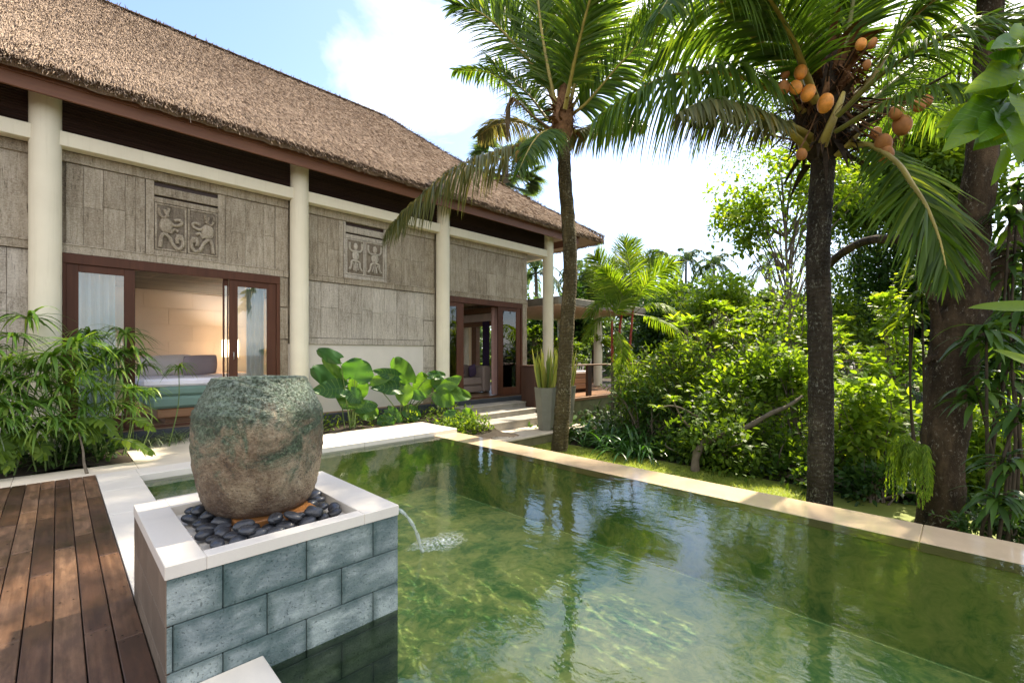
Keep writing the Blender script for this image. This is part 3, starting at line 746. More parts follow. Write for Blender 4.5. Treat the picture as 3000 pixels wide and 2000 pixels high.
# fascia and thatched roof
RX, RY, RZ = 8.15, 14.5, 9.95; EY, EX, EZ = 9.72, 14.6, 6.03; EYB = 19.3; XL = -9
g = Geo()
g.box(XL, 13.3, 9.9, 9.95, 5.535, 5.79, .005, 0, .6); g.box(XL, 13.32, 9.87, 9.9, 5.73, 5.8, .004, 0, .3)
g.box(13.27, 13.32, 9.955, 18.9, 5.535, 5.79, .005, 0, .5)
for i in range(26):
    x = -8.6 + .85 * i
    if x < 13: g.obox((x, 11.0, 6.43), (.07, 2.3, .09), [[1, 0, 0], [0, .76, .65], [0, -.65, .76]], .003, 0, rng.random())
g.build('fascia', M['fascia'], vl)
def surf(u, v, side):                                                 # u along the eave, v up the slope
    bul = .32 * np.sin(np.pi * v) * 0
    if side == 'front':
        A = np.stack([XL + (EX - XL) * u, np.full_like(u, EY), np.full_like(u, EZ)], -1); B = np.stack([np.minimum(XL + (EX - XL) * u, RX) * 1.0, np.full_like(u, RY), np.full_like(u, RZ)], -1)
        xr_ = XL + (RX - XL) * u; B[..., 0] = xr_
    elif side == 'end':
        y = EY + (EYB - EY) * u; A = np.stack([np.full_like(u, EX), y, np.full_like(u, EZ)], -1); B = np.stack([np.full_like(u, RX), np.full_like(u, RY), np.full_like(u, RZ)], -1)
    else:
        A = np.stack([EX + (XL - EX) * u, np.full_like(u, EYB), np.full_like(u, EZ)], -1); B = np.stack([RX + (XL - RX) * u, np.full_like(u, RY), np.full_like(u, RZ)], -1)
    p = A + (B - A) * v[..., None]
    p[..., 2] += -.16 * np.sin(np.pi * v) + .1 * np.maximum(0, .12 - v) / .12 * -1.0
    return p
nrmF = unit(np.array([0, -(RZ - EZ), RY - EY])); nrmE = unit(np.array([RZ - EZ, 0, EX - RX]))
g = Geo()
for side, nu, nv in (('front', 160, 40), ('end', 60, 40), ('back', 20, 8)):
    def f(u, v):
        p = surf(u, v, side); p[:, 2] += -.02 + .003 * rng.normal(size=len(u))
        return p
    g.grid(f, nu, nv, 0, .35)
# thick cut edge and shaded underside
def edge(u, v, side):
    p = surf(u, np.zeros_like(u), side); dz = -.17 * v; p[:, 2] += dz
    if side == 'front': p[:, 1] += .06 * v
    else: p[:, 0] -= .06 * v
    return p
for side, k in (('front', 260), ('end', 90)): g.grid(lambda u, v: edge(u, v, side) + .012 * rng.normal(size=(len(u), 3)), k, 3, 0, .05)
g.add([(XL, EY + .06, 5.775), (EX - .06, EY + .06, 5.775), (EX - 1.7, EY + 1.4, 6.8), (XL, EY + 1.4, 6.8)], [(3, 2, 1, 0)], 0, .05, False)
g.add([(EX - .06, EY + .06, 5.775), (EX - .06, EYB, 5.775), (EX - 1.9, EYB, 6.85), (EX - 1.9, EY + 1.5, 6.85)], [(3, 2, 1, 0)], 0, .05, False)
g.build('thatch_roof', M['thatch'], vl)
rf = [c for c in vl.children if c.name.startswith('thatch_roof')][0]
g = Geo()
N = 150000
u = rng.random(N) * .8 + .2; v = rng.random(N) ** 1.05 * .995
P = surf(u, v, 'front'); dn = unit(np.array([0, -(RY - EY), -(RZ - EZ)]))
D = unit(dn + nrmF * rng.uniform(.0, .2, (N, 1)) + rng.normal(size=(N, 3)) * .08); wd = unit(np.array([1., 0, 0]) + rng.normal(size=(N, 3)) * .5)
rvv = np.clip(rng.normal(.52, .13, N), 0, 1)
g.strips(P, D, rng.uniform(.1, .24, N), rng.uniform(.007, .017, N), .06, wd, (1, .8, .25), 0, rvv, 0, False)
N = 9000; u = rng.random(N) * .25; v = rng.random(N) * .9; P = surf(u, v, 'end'); dn = unit(np.array([EX - RX, 0, -(RZ - EZ)]))
D = unit(dn + nrmE * rng.uniform(.02, .3, (N, 1)) + rng.normal(size=(N, 3)) * .12)
g.strips(P, D, rng.uniform(.1, .22, N), rng.uniform(.012, .03, N), .06, unit(np.array([0., 1, 0]) + rng.normal(size=(N, 3)) * .5), (1, .8, .25), 0, np.clip(rng.normal(.45, .22, N), 0, 1), 0, False)
N = 9000; u = rng.random(N) * .8 + .2; P = surf(u, np.zeros(N), 'front') + np.stack([0 * u, rng.random(N) * .05, -.14 * rng.random(N) + .02], 1)
D = unit(np.array([0, -.95, -.5]) + rng.normal(size=(N, 3)) * .22)
g.strips(P, D, rng.uniform(.05, .2, N) * rng.random(N) + .03, rng.uniform(.01, .022, N), .1, unit(np.array([1., 0, 0]) + rng.normal(size=(N, 3)) * .4), (1, .8, .3), 0, np.clip(rng.normal(.5, .25, N), 0, 1), 0, False)
N = 2500; u = rng.random(N) * .3; P = surf(u, np.zeros(N), 'end'); P[:, 2] -= .14 * rng.random(N)
g.strips(P, unit(np.array([.75, 0, -.75]) + rng.normal(size=(N, 3)) * .22), rng.uniform(.05, .13, N), .02, .15, unit(np.array([0., 1, 0]) + rng.normal(size=(N, 3)) * .4), (1, .8, .3), 0, None, 0, False)
N = 5000; t_ = rng.random(N); P = np.array([RX, RY, RZ]) * (1 - t_)[:, None] + np.array([EX, EY, EZ]) * t_[:, None]; P[:, 2] -= .16 * np.sin(np.pi * t_) - .02
g.strips(P, unit(np.array([.3, -.4, -.5]) + rng.normal(size=(N, 3)) * .35), rng.uniform(.08, .18, N), .024, .1, None, (1, .8, .3), 0, None, 0, False)
N = 4000; x = rng.uniform(XL + 5, RX, N); P = np.stack([x, np.full(N, RY - .03), np.full(N, RZ)], 1)
g.strips(P, unit(np.array([0, -.7, -.45]) + rng.normal(size=(N, 3)) * .35), rng.uniform(.06, .14, N), .022, .1, None, (1, .8, .3), 0, None, 0, False)
g.build('straw', M['thatch'], rf, 'stuff')
for i, (x0, x1) in enumerate(((-3, 3.1), (3.12, RX))):
    pass
g = Geo(); g.tube([(XL, RY, RZ), (RX - .1, RY, RZ)], .05, 8, 0, .5); g.build('ridge_cap', M['dark_bark'], rf)

# carved shutters with a slot vent above each pair
def figure(g, x0, x1, z0, z1, flip, kind):
    w_ = x1 - x0; h_ = z1 - z0; y = YF - .022
    def pt(a, b): return (x0 + w_ * (1 - a if flip else a), y, z1 - h_ * b)
    def curve(ps, r): g.tube(catmull([pt(*p) for p in ps], 14), r * 1.3, 8, 0, rng.random(), True)
    if kind == 0:
        g.ellipsoid(pt(.34, .46), (w_ * .22, .035, h_ * .17), None, 0, .6, 16, 9)
        for q in range(5):
            g.tube([pt(.2 + .05 * q, .36 + .03 * q), pt(.26 + .06 * q, .56)], .008, 5, 0, .3)
        curve([(.12, .1), (.16, .25), (.3, .3), (.4, .18), (.42, .08)], .022); curve([(.3, .12), (.34, .2), (.42, .26)], .02)
        curve([(.5, .4), (.62, .44), (.8, .4), (.84, .34), (.74, .3), (.6, .33)], .022)
        curve([(.16, .94), (.2, .7), (.3, .64), (.46, .72), (.56, .86), (.7, .95), (.86, .88), (.88, .74), (.78, .62), (.68, .7), (.7, .82)], .026)
        curve([(.66, .74), (.74, .68), (.8, .74)], .018)
        curve([(.48, .62), (.6, .52), (.72, .56)], .02)
    else:
        g.ellipsoid(pt(.5, .2), (w_ * .12, .03, h_ * .1), None, 0, .7, 14, 8)
        g.ellipsoid(pt(.5, .46), (w_ * .2, .03, h_ * .14), None, 0, .6, 14, 8)
        curve([(.18, .1), (.18, .26), (.3, .34), (.5, .33), (.72, .34), (.84, .26), (.84, .1)], .02)
        curve([(.5, .6), (.3, .62), (.26, .76), (.16, .86)], .02); curve([(.5, .6), (.7, .64), (.74, .78), (.86, .88)], .02)
        curve([(.5, .58), (.5, .72), (.52, .9)], .018); curve([(.36, .66), (.42, .74), (.4, .88)], .014); curve([(.6, .66), (.6, .76), (.64, .86)], .014)
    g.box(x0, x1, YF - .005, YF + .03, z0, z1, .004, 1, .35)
    for a, b, c_, d_ in ((x0, x0 + .035, z0, z1), (x1 - .035, x1, z0, z1), (x0 + .036, x1 - .036, z1 - .03, z1), (x0 + .036, x1 - .036, z0, z0 + .03)):
        g.box(a, b, YF - .02, YF - .006, c_, d_, .004, 0, .55)
for x0, x1, kd in ((1.14, 2.39, 0), (4.87, 6.01, 1)):
    xa, xb = (1.27, 2.265) if kd == 0 else (4.925, 5.935); mid = (xa + xb) / 2 - (.005 if kd == 0 else .02)
    for j, (a, b) in enumerate(((xa, mid - .006), (mid + .006, xb))):
        g = Geo(); figure(g, a, b, 3.52, 4.385, j == 1, kd)
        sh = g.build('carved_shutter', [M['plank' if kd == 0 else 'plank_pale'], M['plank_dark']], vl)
        sh['label'] = ('shutter carved with a curling scaled creature' if kd == 0 else 'shutter carved with a dancing figure')
    g = Geo()
    g.box(x0, xa - .008, YF - .02, YF + .04, 3.43, 4.78, .004, 0, .5); g.box(xb + .008, x1, YF - .02, YF + .04, 3.43, 4.78, .004, 0, .5)
    g.box(xa - .006, xb + .006, YF - .018, YF + .04, 4.395, 4.49, .004, 0, .5); g.box(xa - .006, xb + .006, YF - .018, YF + .04, 3.43, 3.51, .004, 0, .5)
    g.box(xa - .006, xb + .006, YF - .018, YF + .03, 4.535, 4.69, .004, 0, .35)
    g.build('slot_vent_frame', M['plank' if kd == 0 else 'plank_pale'], vl)
    g = Geo(); g.box(xa - .006, xb + .006, YF + .05, YF + .06, 3.4, 4.78, 0); g.build('vent_recess', M['louvre'], vl)

# sliding doors
def leaf(x0, x1, gx0, gx1, y, label, handle=None):
    g = Geo(); z0, z1 = .27, 3.1; gz0, gz1 = .5, 2.975
    g.box(x0, gx0, y, y + .05, z0, z1, .005, 0, rng.random()); g.box(gx1, x1, y, y + .05, z0, z1, .005, 0, rng.random())
    g.box(gx0 + .001, gx1 - .001, y + .002, y + .048, z0, gz0, .004, 0, rng.random()); g.box(gx0 + .001, gx1 - .001, y + .002, y + .048, gz1, z1, .004, 0, rng.random())
    d = g.build('sliding_door', M['door_wood'], vl); d['label'] = label
    g = Geo(); g.box(gx0 - .005, gx1 + .005, y + .02, y + .028, gz0 - .005, gz1 + .005); g.build('glass', M['glass'], d)
    if handle:
        g = Geo(); g.tube([(handle, y, 1.48), (handle, y - .04, 1.48), (handle, y - .04, 1.62), (handle, y, 1.62)], .009, 8); g.build('handle', M['metal'], d)
leaf(.1, .99, .253, .837, YF - .02, 'left bedroom sliding door with pale curtain behind its glass')
leaf(2.47, 3.35, 2.62, 3.175, YF - .02, 'right bedroom sliding door', 2.54)
leaf(2.372, 2.468, 2.4, 2.45, YF + .04, 'edge of the second bedroom door stacked behind')
leaf(8.02, 8.55, 8.03, 8.29, YF - .02, 'left living room sliding door'); leaf(9.96, 10.97, 10.17, 10.79, YF - .02, 'right living room sliding door')
for a, b in ((.055, 3.425), (7.93, 11.06)):
    g = Geo(); g.box(a, b, YF - .05, YF + .09, 3.1, 3.265, .006, 0, .4); g.box(a, a + .045, YF - .05, YF + .09, .235, 3.099, .005, 0, .5); g.box(b - .07, b, YF - .05, YF + .09, .235, 3.099, .005, 0, .6)
    g.box(a + .046, b - .071, YF - .05, YF + .09, .232, .265, .004, 0, .3)
    g.build('door_frame', M['door_wood'], vl)

# rooms seen through the open doors
g = Geo()
g.box(-.5, 4.5, 14.5, 14.6, FL, 3.3, 0, 0, .5); g.box(4.4, 4.5, 10.72, 14.49, FL, 3.3, 0, 0, .5)
for q in range(5):
    for r in range(7):
        g.box(-.48 + q * 1.0 + (.5 if r % 2 else 0), -.48 + q * 1.0 + .985 + (.5 if r % 2 else 0), 14.485 + .006 * rng.random(), 14.497, FL + .01 + r * .42, FL + .42 + r * .42, .002, 0, rng.random())
g.build('bedroom_wall', M['room_wall'], vl)
g = Geo()
for i in range(36): g.box(-.5, 4.4, 10.72 + i * .105, 10.72 + i * .105 + .1, 3.2 + .006 * (i % 2), 3.26, .004, 0, rng.random())
g.build('bedroom_ceiling', M['bamboo'], vl)
g = Geo()
g.box(5.5, 11.1, 16.3, 16.4, FL, 3.4, 0, 0, .5); g.box(5.5, 11.24, 10.72, 18.6, 3.4, 3.45, 0, 0, .5); g.box(11.12, 11.235, 11.9, 15.5, 2.78, 3.06, 0, 0, .5); g.box(11.12, 11.235, 10.72, 11.89, FL, 3.4, 0, 0, .5)
g.build('living_room_wall', M['pink_plaster'], vl)
g = Geo(); g.box(11.06, 11.2, 10.75, 16.2, 3.08, 3.27, .005); g.box(11.1, 11.236, 11.9, 15.5, 2.6, 2.775, .005); g.box(11.12, 11.3, 13.02, 13.3, FL, 2.598, .005); g.box(11.12, 11.3, 11.9, 12.02, FL, 2.598, .005); g.box(11.14, 11.28, 14.3, 15.49, FL, 2.598, .005)
g.build('inner_timber', M['brown_wood'], vl)
g = Geo(); g.lathe((11.65, 14.35, 0), [(.17, .15), (.17, 3.29)], 24); g.build('inner_column', M['cream'], vl)

def curtain(name, x0, x1, y, z0, z1, mat, label, folds):
    g = Geo()
    g.grid(lambda u, v: np.stack([x0 + (x1 - x0) * u, y + .045 * np.sin(u * folds * 6.283) * (.6 + .4 * v) + .01 * np.sin(u * 31), z0 + (z1 - z0) * v], 1), folds * 10, 6)
    o = g.build(name, mat); tag(o, label, 'curtain')
curtain('curtain', .14, .74, 10.9, .26, 3.08, M['sheer'], 'pale blue sheer curtain behind the left bedroom door glass', 5)
curtain('curtain', 2.86, 3.2, 10.9, .26, 3.08, M['sheer'], 'narrow pale sheer curtain behind the right bedroom door glass', 4)
curtain('curtain', 10.02, 10.34, 10.95, .26, 3.1, M['pink_curtain'], 'dusty pink curtain gathered at the living room door', 5)
g = Geo(); g.grid(lambda u, v: np.stack([11.02 + .04 * np.sin(u * 25), 12.2 + .32 * u, .26 + 2.5 * v], 1), 40, 6); tag(g.build('curtain', M['purple_curtain']), 'dark purple curtain hanging behind the pink one', 'curtain')
curtain('curtain', 10.3, 10.85, 10.82, .3, 3.0, M['sheer'], 'pale sheer curtain behind the right living room door glass', 6)

b = thing('bed', 'low timber bed with sage green mattresses seen through the bedroom doors', 'bed', (2.3, 12, FL))
g = Geo(); g.box(1.35, 3.5, 11.0, 13.3, .34, .52, .02); g.box(1.5, 3.4, 11.15, 13.2, FL, .34, .01); g.build('frame', M['brown_wood'], b)
for z0, z1, dx in ((.53, .76, 0), (.765, .95, .1)):
    g = Geo(); g.box(1.25 + dx, 3.55, 10.95 + dx * .2, 13.3, z0, z1, .05); g.build('mattress', M['green_cloth'], b)
g = Geo(); g.box(1.12, 3.5, 10.98, 13.2, .955, 1.1, .04); g.build('bed_sheet', M['sheet'], b)
for (x, y, z, ln, mt, lab) in ((1.75, 12.9, 1.3, .5, 'white_cloth', 'large off white pillow leaning on the bedroom wall side of the bed'), (2.35, 12.6, 1.3, .34, 'mauve_cloth', 'grey mauve pillow with tassels at the right of the bed')):
    g = Geo(); g.pillow((x, y, z + .03), ln, .25, .13, unit(np.array([[1, 0, .06], [0, .92, .35], [-.06, -.35, .92]])))
    tag(g.build('pillow', M[mt]), lab, 'pillow')
t = thing('bedside_table', 'small brown bedside table under the patterned lamp', 'table', (3.15, 13.7, FL))
g = Geo(); g.box(2.9, 3.75, 13.4, 14.1, 1.02, 1.1, .01); g.build('table_top', M['brown_wood'], t)
g = Geo(); g.box(2.95, 3.7, 13.45, 14.05, .62, 1.018, .008); g.build('drawer', M['brown_wood'], t)
for x in (2.97, 3.65):
    for y in (13.46, 14.0): g = Geo(); g.box(x, x + .05, y, y + .05, FL, .618, .004); g.build('leg', M['brown_wood'], t)
t = thing('table_lamp', 'table lamp with a patterned cream cylinder shade beside the bed', 'lamp', (3.22, 13.7, 1.1))
g = Geo(); g.lathe((3.22, 13.7, 1.1), [(.0, 0), (.1, .0), (.1, .04), (.02, .07), (.015, .42)], 20); g.build('lamp_base', M['metal'], t)
g = Geo(); g.lathe((3.22, 13.7, 1.1), [(.19, .4), (.19, .86)], 28); g.build('lamp_shade', M['lampshade'], t)

ll = bpy.data.lights.new('assumed_lamp_bulb', 'POINT'); ll.energy = 30; ll.color = (1, .96, .92); ll.shadow_soft_size = .08  # bulb assumed lit, added to brighten the bedroom
lo = bpy.data.objects.new('assumed_lamp_bulb', ll); COL.objects.link(lo); lo.parent = t; lo.location = (0, 0, .66)
s = thing('sofa', 'taupe upholstered sofa inside the living room doorway', 'sofa', (10.1, 12.2, FL))
g = Geo(); g.box(8.9, 10.35, 11.8, 12.7, FL + .05, .5, .03); g.build('base', M['sofa'], s)
g = Geo(); g.box(8.9, 10.35, 11.77, 12.5, .51, .78, .06); g.build('seat_cushion', M['sofa'], s)
g = Geo(); g.box(8.9, 10.36, 12.5, 12.75, .5, 1.2, .05); g.build('backrest', M['sofa'], s)
g = Geo(); g.box(10.37, 10.72, 11.75, 12.75, FL + .05, 1.17, .05); g.build('armrest', M['sofa'], s)
for x, y, r_, lab in ((9.75, 12.3, .3, 'purple patterned cushion leaning on the sofa back'), (10.2, 12.15, .22, 'smaller purple cushion beside the sofa arm')):
    g = Geo(); g.pillow((x, y, 1.0), r_ * .8, .22, .09, unit(np.array([[.9, .1, .35], [0, 1, .25], [-.35, -.25, .9]]))); tag(g.build('cushion', M['purple_cushion']), lab, 'cushion')

# ------------------------------------------------------------------ steps, landing, terrace pavilion
st = thing('garden_steps', 'flight of grey stone steps up to the living room door', 'steps', (9, 9, -.74))
for (x0, x1, y0, y1, z0, z1) in ((7.9, 10.6, 9.95, 10.45, -.2, .07), (7.9, 10.55, 9.47, 10.4, -.4, -.09), (7.5, 10.5, 8.82, 10.3, -.6, -.25)):
    g = Geo(); g.box(x0, x1, y0, y1, z1 - .045, z1, .008, 0, rng.random()); g.box(x0 + .01, x1 - .01, y0 + .025, y1, z0 - .1, z1 - .046, .0, 0, .2); g.build('step', M['step'], st)
g = Geo(); g.box(6.045, 10.9, 7.75, 8.85, -.53, -.48, .01, 0, .5); g.build('landing', M['paving'], st)
g = Geo(); g.box(6.05, 10.85, 7.79, 8.8, -.9, -.531, .0); g.build('landing_wall', M['mossy'], st)
pv = thing('terrace_pavilion', 'open side terrace with flat weathered roof slab and cream posts', 'pavilion', (14.5, 11, -.7))
g = Geo(); g.box(11.4, 18.5, 9.0, 15.5, .05, .15, .006, 0, .5); g.build('terrace_floor', M['brown_wood'], pv)
g = Geo(); g.box(11.38, 18.5, 9.05, 15.5, -.8, .045, 0); g.build('terrace_wall', M['mossy'], pv)
g = Geo(); g.box(12.45, 18.6, 10.15, 15.8, 3.36, 3.62, .02, 0, .5)
g.build('roof_slab', M['slab'], pv)
g = Geo(); g.box(12.5, 18.5, 10.2, 15.7, 3.33, 3.357, 0); g.box(11.36, 12.44, 11.6, 15.6, 3.3, 3.5, 0); g.build('soffit', M['pink_plaster'], pv)
for x, y in ((17.3, 11.8), (12.9, 15.4), (17.9, 14.4)):
    g = Geo(); g.lathe((x, y, 0), [(.19, .15), (.19, 3.33)], 28); g.build('post', M['cream'], pv)
rl = thing('terrace_railing', 'low timber railing with dark posts along the side terrace', 'railing', (14, 9.1, .15))
g = Geo(); g.box(11.5, 18.4, 9.08, 9.22, 1.18, 1.235, .006); g.build('top_rail', M['brown_wood'], rl)
for x in (12.75, 14.95, 17.1): g = Geo(); g.box(x, x + .22, 9.1, 9.2, .152, 1.178, .006); g.build('post', M['dark_wood'], rl)
t = thing('terrace_bench', 'slatted brown timber daybed with white cushion on the side terrace', 'bench', (13.0, 10.2, .15))
g = Geo()
for k in range(3): g.box(12.2, 14.4, 10.1, 10.14, .3 + k * .2, .48 + k * .2, .006, 0, rng.random())
g.box(12.2, 12.3, 10.1, 11.3, .15, .9, .006); g.box(14.3, 14.4, 10.15, 11.3, .15, .9, .006); g.build('frame', M['brown_wood'], t)
g = Geo(); g.box(12.31, 14.29, 10.15, 11.3, .84, .96, .03); g.build('seat_cushion', M['white_cloth'], t)
t = thing('wooden_screen', 'dark brown low timber cabinet at the end of the steps', 'cabinet', (10.85, 9.9, -.2))
g = Geo(); g.box(10.62, 11.0, 9.6, 10.2, -.2, 1.17, .01, 0, .4); g.build('cabinet_body', M['dark_wood'], t)
g = Geo(); g.box(10.59, 11.03, 9.57, 10.23, 1.172, 1.22, .006, 0, .7); g.build('cabinet_top', M['dark_wood'], t)
t = thing('wooden_stool', 'small brown wooden stool by the bedroom door behind the jar', 'stool', (3.2, 10.25, .0))
g = Geo(); g.box(2.82, 3.28, 10.1, 10.4, 1.04, 1.1, .01); g.build('seat', M['brown_wood'], t)
for x in (2.84, 3.21):
    for y in (10.11, 10.34): g = Geo(); g.box(x, x + .05, y, y + .05, -.002, 1.039, .004); g.build('leg', M['brown_wood'], t)
# ------------------------------------------------------------------ plant builders
UP = np.array([0, 0, 1.]); CR = np.array([1, -1, 0]) / 2 ** .5; CF = np.array([1, 1, 0]) / 2 ** .5
def frond(g, pts, L, n=60, droop=.35, side=None, pet=.14, r0=.04, ml=0, mr=1, w=.036, ang=(62, 22), jit=.1, taper=.35, fold=0.0, miss=.04, k=7, both=(1, -1)):
    P = catmull(pts, 40); g.tube(P, np.linspace(r0, r0 * .12, 40), k, mr, None, True, 0, .7)
    s = np.repeat(pet + (1 - pet) * (np.arange(n) + .5) / n, 1); idx = s * 39; i = np.minimum(idx.astype(int), 38); f = (idx - i)[:, None]
    B = P[i] * (1 - f) + P[i + 1] * f; T = unit(np.gradient(P, axis=0))[i]
    sd = np.cross(T, UP) if side is None else np.broadcast_to(side, T.shape)
    sd = unit(sd - T * (sd * T).sum(1, keepdims=True)); nn = np.cross(sd, T)
    x = (s - pet) / (1 - pet)
    Ls = L * np.clip(np.minimum(.5 + 1.9 * x, 1.0) * (1 - (1 - taper) * np.clip((x - .45) / .55, 0, 1) ** 1.4), .1, 1)
    A = np.radians(ang[0] + (ang[1] - ang[0]) * x)
    for sg in both:
        keep = rng.random(n) > miss; m_ = keep.sum()
        D = sd * (sg * np.cos(np.pi / 2 - A))[:, None] + T * np.sin(np.pi / 2 - A)[:, None] + nn * .12 + rng.normal(size=(n, 3)) * jit
        Wd = T + rng.normal(size=(n, 3)) * .25 + nn * .3 * sg
        lr = Ls * rng.uniform(.86, 1.1, n)
        g.strips(B[keep], D[keep], lr[keep], w * rng.uniform(.75, 1.1, m_), np.clip(droop * rng.uniform(.6, 1.4, m_), 0, 3), Wd[keep], (.5, 1, .95, .75, .4, .02), ml, np.clip(rng.normal(.45, .22, m_), 0, 1), fold)
    return g
def px(pts, d):
    return [at(p[0], p[1], (p[2] if len(p) > 2 else 0) + d) for p in pts]
def clumps(c, r, k, shell=.55, flat=1.0):
    q = rdir(k) * (shell + (1 - shell) * rng.random((k, 1))) ; q *= np.asarray(r); return q + np.asarray(c)
def lobed(c, r, k, shell=.5, nl=6):
    c = np.asarray(c, float); r = np.asarray(r, float); q = rdir(nl) * rng.uniform(.45, .85, (nl, 1)) * r + c; s_ = rng.uniform(.35, .62, nl)
    i = rng.integers(0, nl, k); d = rdir(k) * (shell + (1 - shell) * rng.random((k, 1)))
    P = q[i] + d * r * s_[i][:, None]; P[:k // 6] = c + rdir(k // 6) * r * .4
    return P
def leaves(g, C, ctr, R, nper, L, W, m=0, droop=.35, up=.25, fold=0.0, prof=(.15, .85, 1, .55, .03), out=.6):
    k = len(C); P = np.repeat(C, nper, 0) + rdir(k * nper) * (rng.random((k * nper, 1)) ** .5) * R * np.repeat(rng.uniform(.7, 1.25, k), nper)[:, None]
    n = len(P); o = unit(P - np.asarray(ctr)); lo = unit(P - np.repeat(C, nper, 0))
    D = unit(o * out * .5 + lo * out + rdir(n) * .8 + UP * up)
    Wd = np.cross(D, UP + rdir(n) * .55)
    rv = np.clip(np.repeat(rng.normal(.45, .16, k), nper) + rng.normal(size=n) * .16, 0, 1)
    g.strips(P, D, L * rng.uniform(.65, 1.2, n), W * rng.uniform(.7, 1.15, n), droop, Wd, prof, m, rv, fold)
def bush(name, label, cat, x, y, d, rx, ry, mat, L, W, k=60, nper=60, base=None, group=None, R=.26, shell=.5, droop=.35, stems=7, fold=0, smat='branch', up=.25):
    c = at(x, y, d); s_ = d / 1332; r = np.array([rx * s_, rx * s_, ry * s_])
    zb = LAWN if base is None else base
    t = thing(name, label, cat, (c[0], c[1], zb), group)
    C = lobed(c, r * 1.08, k, shell, 7); C = C[C[:, 2] > zb + .05]
    g = Geo(); leaves(g, C, c, R * min(r[0], r[2]) * 1.6, nper, L, W, 0, droop, up, fold)
    gs_ = Geo()
    for q in range(k // 3):
        p0 = C[rng.integers(len(C))]; dv = unit(unit(p0 - c) * .7 + UP * rng.uniform(.2, 1.2) + rdir(1)[0] * .4); ln_ = rng.uniform(.3, .8) * max(r[2], .5)
        n_ = max(6, int(ln_ / L * 3.2)); tt = np.linspace(.1, 1, n_); P_ = p0 + dv * (tt * ln_)[:, None]; a_ = np.arange(n_) * 2.4
        sx = unit(np.cross(dv, UP + .01)); sy = np.cross(sx, dv); D_ = np.cos(a_)[:, None] * sx + np.sin(a_)[:, None] * sy + dv * .55
        g.strips(P_, D_, L * rng.uniform(.6, 1.05) * (1.1 - .4 * tt), W * (1.1 - .4 * tt), .3, None, (.15, .85, 1, .55, .03), 0, np.clip(rng.normal(.62, .15, n_), 0, 1), fold)
        b_ = np.array([c[0], c[1], zb]) + rng.normal(size=3) * [.08 * r[0], .08 * r[0], 0]; gs_.tube(catmull([b_, b_ * .4 + p0 * .6 + UP * .1, p0, p0 + dv * ln_], 10), np.linspace(.018, .003, 10), 5, 0)
    g.build('foliage', M[mat], t)
    g = gs_
    for q in range(stems):
        e = C[rng.integers(len(C))]; b0 = np.array([c[0] + rng.normal() * .12 * r[0], c[1] + rng.normal() * .12 * r[0], zb])
        mid = (b0 + e) / 2 + rng.normal(size=3) * .12 * r[0]
        g.tube(catmull([b0, mid, e], 9), np.linspace(.03, .008, 9) * max(.6, r[2]), 6, 0)
    g.build('stem', M[smat], t)
    return t
def tree(name, label, cat, base, top, crown, r, mat, L, W, k=70, nper=60, tr=.16, group=None, R=.3, shell=.45, droop=.35, tm='branch', nb=14, up=.2, bs=6):
    base = np.asarray(base, float); crown = np.asarray(crown, float); r = np.asarray(r, float)
    t = thing(name, label, cat, base, group)
    C = lobed(crown, r * 1.12, k, shell, 8)
    g = Geo(); leaves(g, C, crown, R * r.min(), nper, L, W, 0, droop, up); g.build('crown', M[mat], t)
    top = np.asarray(top, float); T = catmull([base, base * .6 + top * .4 + rng.normal(size=3) * .1, top], 14)
    g = Geo(); g.tube(T, np.linspace(tr, tr * .45, 14), 10, 0, None, True, .12)
    for q in range(nb):
        e = C[rng.integers(k)]; b0 = T[rng.integers(bs, 14)]; mid = b0 * .45 + e * .55 + UP * .08 * np.linalg.norm(e - b0)
        g.tube(catmull([b0, mid, e], 10), np.linspace(tr * .4, .012, 10), 6, 0)
    g.build('trunk', M[tm], t); return t
def broad(g, b, tip, side, W, m=0, rv=None, cup=.15, droop=.2, heart=True, wave=.03, nu=9, nv=14, keel=.0, veins=None):
    b = np.asarray(b, float); tip = np.asarray(tip, float); ax = tip - b; L = np.linalg.norm(ax); t = ax / L
    sd = np.asarray(side, float); sd = unit(sd - t * (sd @ t)); nn = np.cross(sd, t)
    if nn[2] < 0: nn = -nn
    def f(u, v):
        w_ = np.sin(np.pi * np.clip(v * .93 + .07, 0, 1)) ** .62 * (1.05 - .38 * v)
        a = (u - .5) * 2
        back = -(.16 * L * np.abs(a) ** 1.5 * (1 - v) ** 2 if heart else 0)
        q = b + np.outer(v * L + back, t) + np.outer(a * w_ * W / 2, sd)
        h = cup * W * (a ** 2) * w_ - droop * L * v ** 2 + wave * W * np.sin(v * 13 + a * 3) * np.abs(a) + keel * W * np.abs(a)
        return q + np.outer(h, nn)
    g.grid(f, nu, nv, m, rv)
    if veins is not None:
        for sg in (-1, 1):
            for v0 in np.linspace(.06, .74, 7):
                q = np.linspace(0, .95, 7); V_ = np.concatenate([f(.5 + sg * .5 * q, np.clip(v0 + .2 * q ** 1.3 + dv_, 0, 1)) for dv_ in (0, .012)]) + nn * .003
                i_ = np.arange(6); g.add(V_, np.stack([i_, i_ + 1, i_ + 8, i_ + 7], -1), veins, .95)

